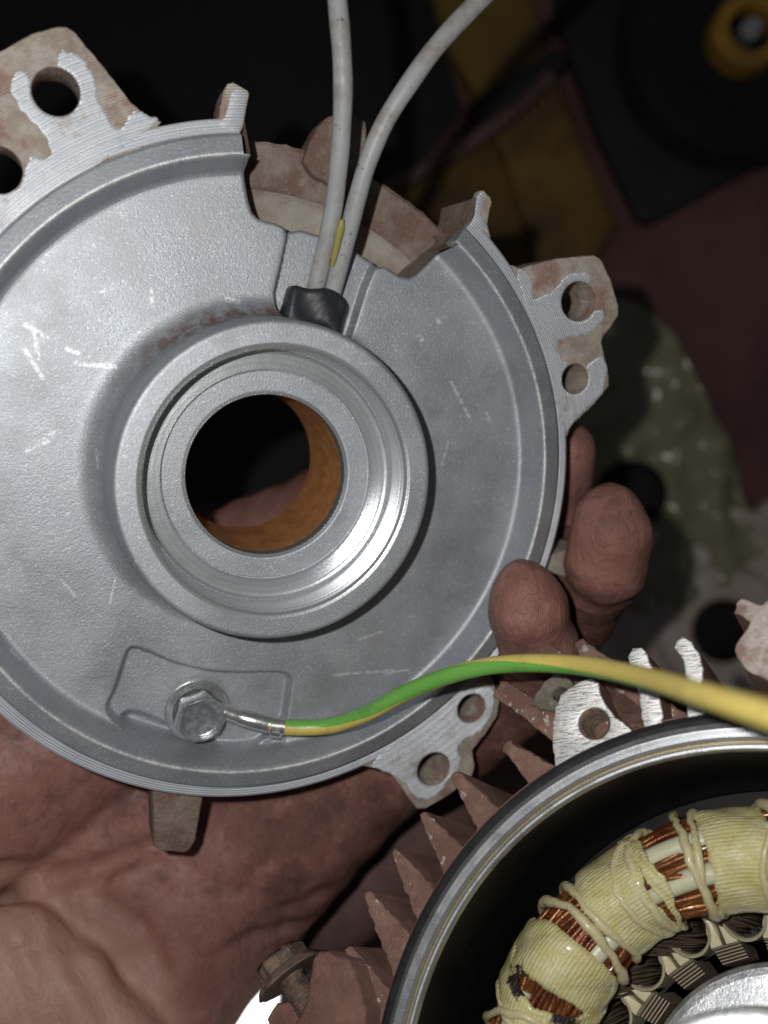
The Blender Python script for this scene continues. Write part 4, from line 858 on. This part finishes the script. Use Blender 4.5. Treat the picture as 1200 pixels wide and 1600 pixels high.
# black wheel with amber hub
wc = CP(1158, 66, 515); WHL = thing('drive_pulley', 'black pulley wheel with amber hub and steel axle at the upper right', 'pulley', loc=(wc[0], wc[1], 0)); WHL.scale = (1.3, 1.3, 1.3)
lathe_obj('tyre', [(26, 24), (34, 27), (44, 29), (48, 24), (50, 12), (48, 2)], M['tyre'], WHL, seg=96)
lathe_obj('disc', [(14, 20), (26, 22), (28, 20)], M['tyre'], WHL, seg=64)
lathe_obj('hub', [(8.6, 24), (8.8, 30.5), (9.6, 31.6), (13, 32), (15.0, 30), (15.4, 20)], M['amber'], WHL, seg=64)
lathe_obj('axle', [(.05, 34), (3.0, 33.3), (4.6, 31), (5.0, 24)], M['zinc'], WHL, seg=32)
prism('guard', wpoly([(868, 40), (850, -120), (1400, -160), (1420, 150), (1230, 238), (1012, 355), (990, 345), (930, 215)], 532)/1.3-wc[:2]/1.3, 3, 10, M['black'], WHL, bevel=2)
# olive plastic film, crumpled
def film():
    P = wpoly([(900, 505), (960, 470), (1010, 500), (1055, 560), (1100, 640), (1145, 740), (1175, 860), (1150, 905), (1080, 930), (1010, 960), (960, 930), (910, 840), (880, 700), (880, 560)], 530)
    lo, hi = P.min(0), P.max(0); n = 90; X, Y = np.meshgrid(np.linspace(lo[0], hi[0], n), np.linspace(lo[1], hi[1], n), indexing='ij'); Q = np.c_[X.ravel(), Y.ravel()]; sd, near = sdpoly(Q, P); ins = sd > 0
    rg = np.random.default_rng(3); z = np.full(len(Q), 6.)
    for k in range(14):
        a_ = rg.uniform(0, 3.14); d = Q@np.array([math.cos(a_), math.sin(a_)]); z += rg.uniform(1.2, 3.2)*np.abs((d/rg.uniform(14, 45)+rg.uniform(0, 1)) % 1-.5)*2
    z += 4*np.sin(Q[:, 0]*.05)
    Q[ins] = near[ins]; Fc = grid_faces(n, n); Fc = Fc[~ins[Fc].all(1)]; V = np.c_[Q, z]; used = np.unique(Fc); re = -np.ones(len(V), int); re[used] = np.arange(len(used)); o = mesh('plastic_film', V[used], re[Fc], M['film'], sharp=0)
    return tag(o, 'crumpled olive green plastic film glinting behind the right lug', 'plastic film')
film()
kc = CP(985, 772, 518); o = lathe_obj('rubber_puck', [(.05, 24), (9, 23.5), (13.5, 20), (14.5, 8), (14, 2)], M['tyre'], None, seg=64); o.location = (kc[0]*.001, kc[1]*.001, .004); o.scale = (1.3, 1.3, 1.3); tag(o, 'round black rubber puck lying on the olive film behind the fingers', 'puck')
# grey casting lying on the floor at right
gc_ = CP(1128, 985, 518); GC = thing('grey_casting', 'blurred dusty grey round casting with dark centre hole beyond the fins', 'casting', loc=(gc_[0], gc_[1], 0)); GC.scale = (1.3, 1.3, 1.3)
lathe_obj('plate', [(13, 6), (13, 20), (15, 22), (25, 21), (28, 16), (42, 14), (46, 18), (50, 17), (52, 3)], M['greycast'], GC, seg=96)
lathe_obj('recess', [(13, 18), (12.5, 7), (.05, 6.6)], M['tyre'], GC, seg=64)
prism('ear', circle(-34, 32, 16, 14), 3, 15, M['greycast'], GC, bevel=2); prism('ear', circle(30, 44, 15, 12), 3, 15, M['greycast'], GC, bevel=2); prism('ear', circle(-56, -8, 22, 18), 3, 15, M['greycast'], GC, bevel=2)
# steel lid, blown out by the flash, black rubber edge
lc = CP(474, 1668, 258); nd = unit(np.array([-.008, .005, H])-lc); LID = thing('steel_lid', 'flash-lit bright steel lid with black edge below the rusty bolt', 'lid')
LID.matrix_world = Matrix.Translation(Vector(lc*.001)) @ Vector((0, 0, 1)).rotation_difference(Vector(nd)).to_matrix().to_4x4()
lathe_obj('face', [(25.5, -.6), (24, 0), (.05, .6)], M['lid'], LID, seg=96); lathe_obj('rubber_edge', [(28.5, -6), (29, -2), (28, 0), (26, .3), (25.3, -.5)], M['rubber'], LID, seg=96)
for o in LID.children: pass
# brown hose beyond the palm edge
V, Fc = tube(spline([CP(470, 1470, 330), CP(540, 1420, 325), CP(640, 1330, 325), CP(720, 1240, 330)], 40), 13, 20); tag(mesh('brown_hose', V, Fc, M['oldpipe']), 'dim brown hose in the gap between the palm and the frame fins', 'hose')
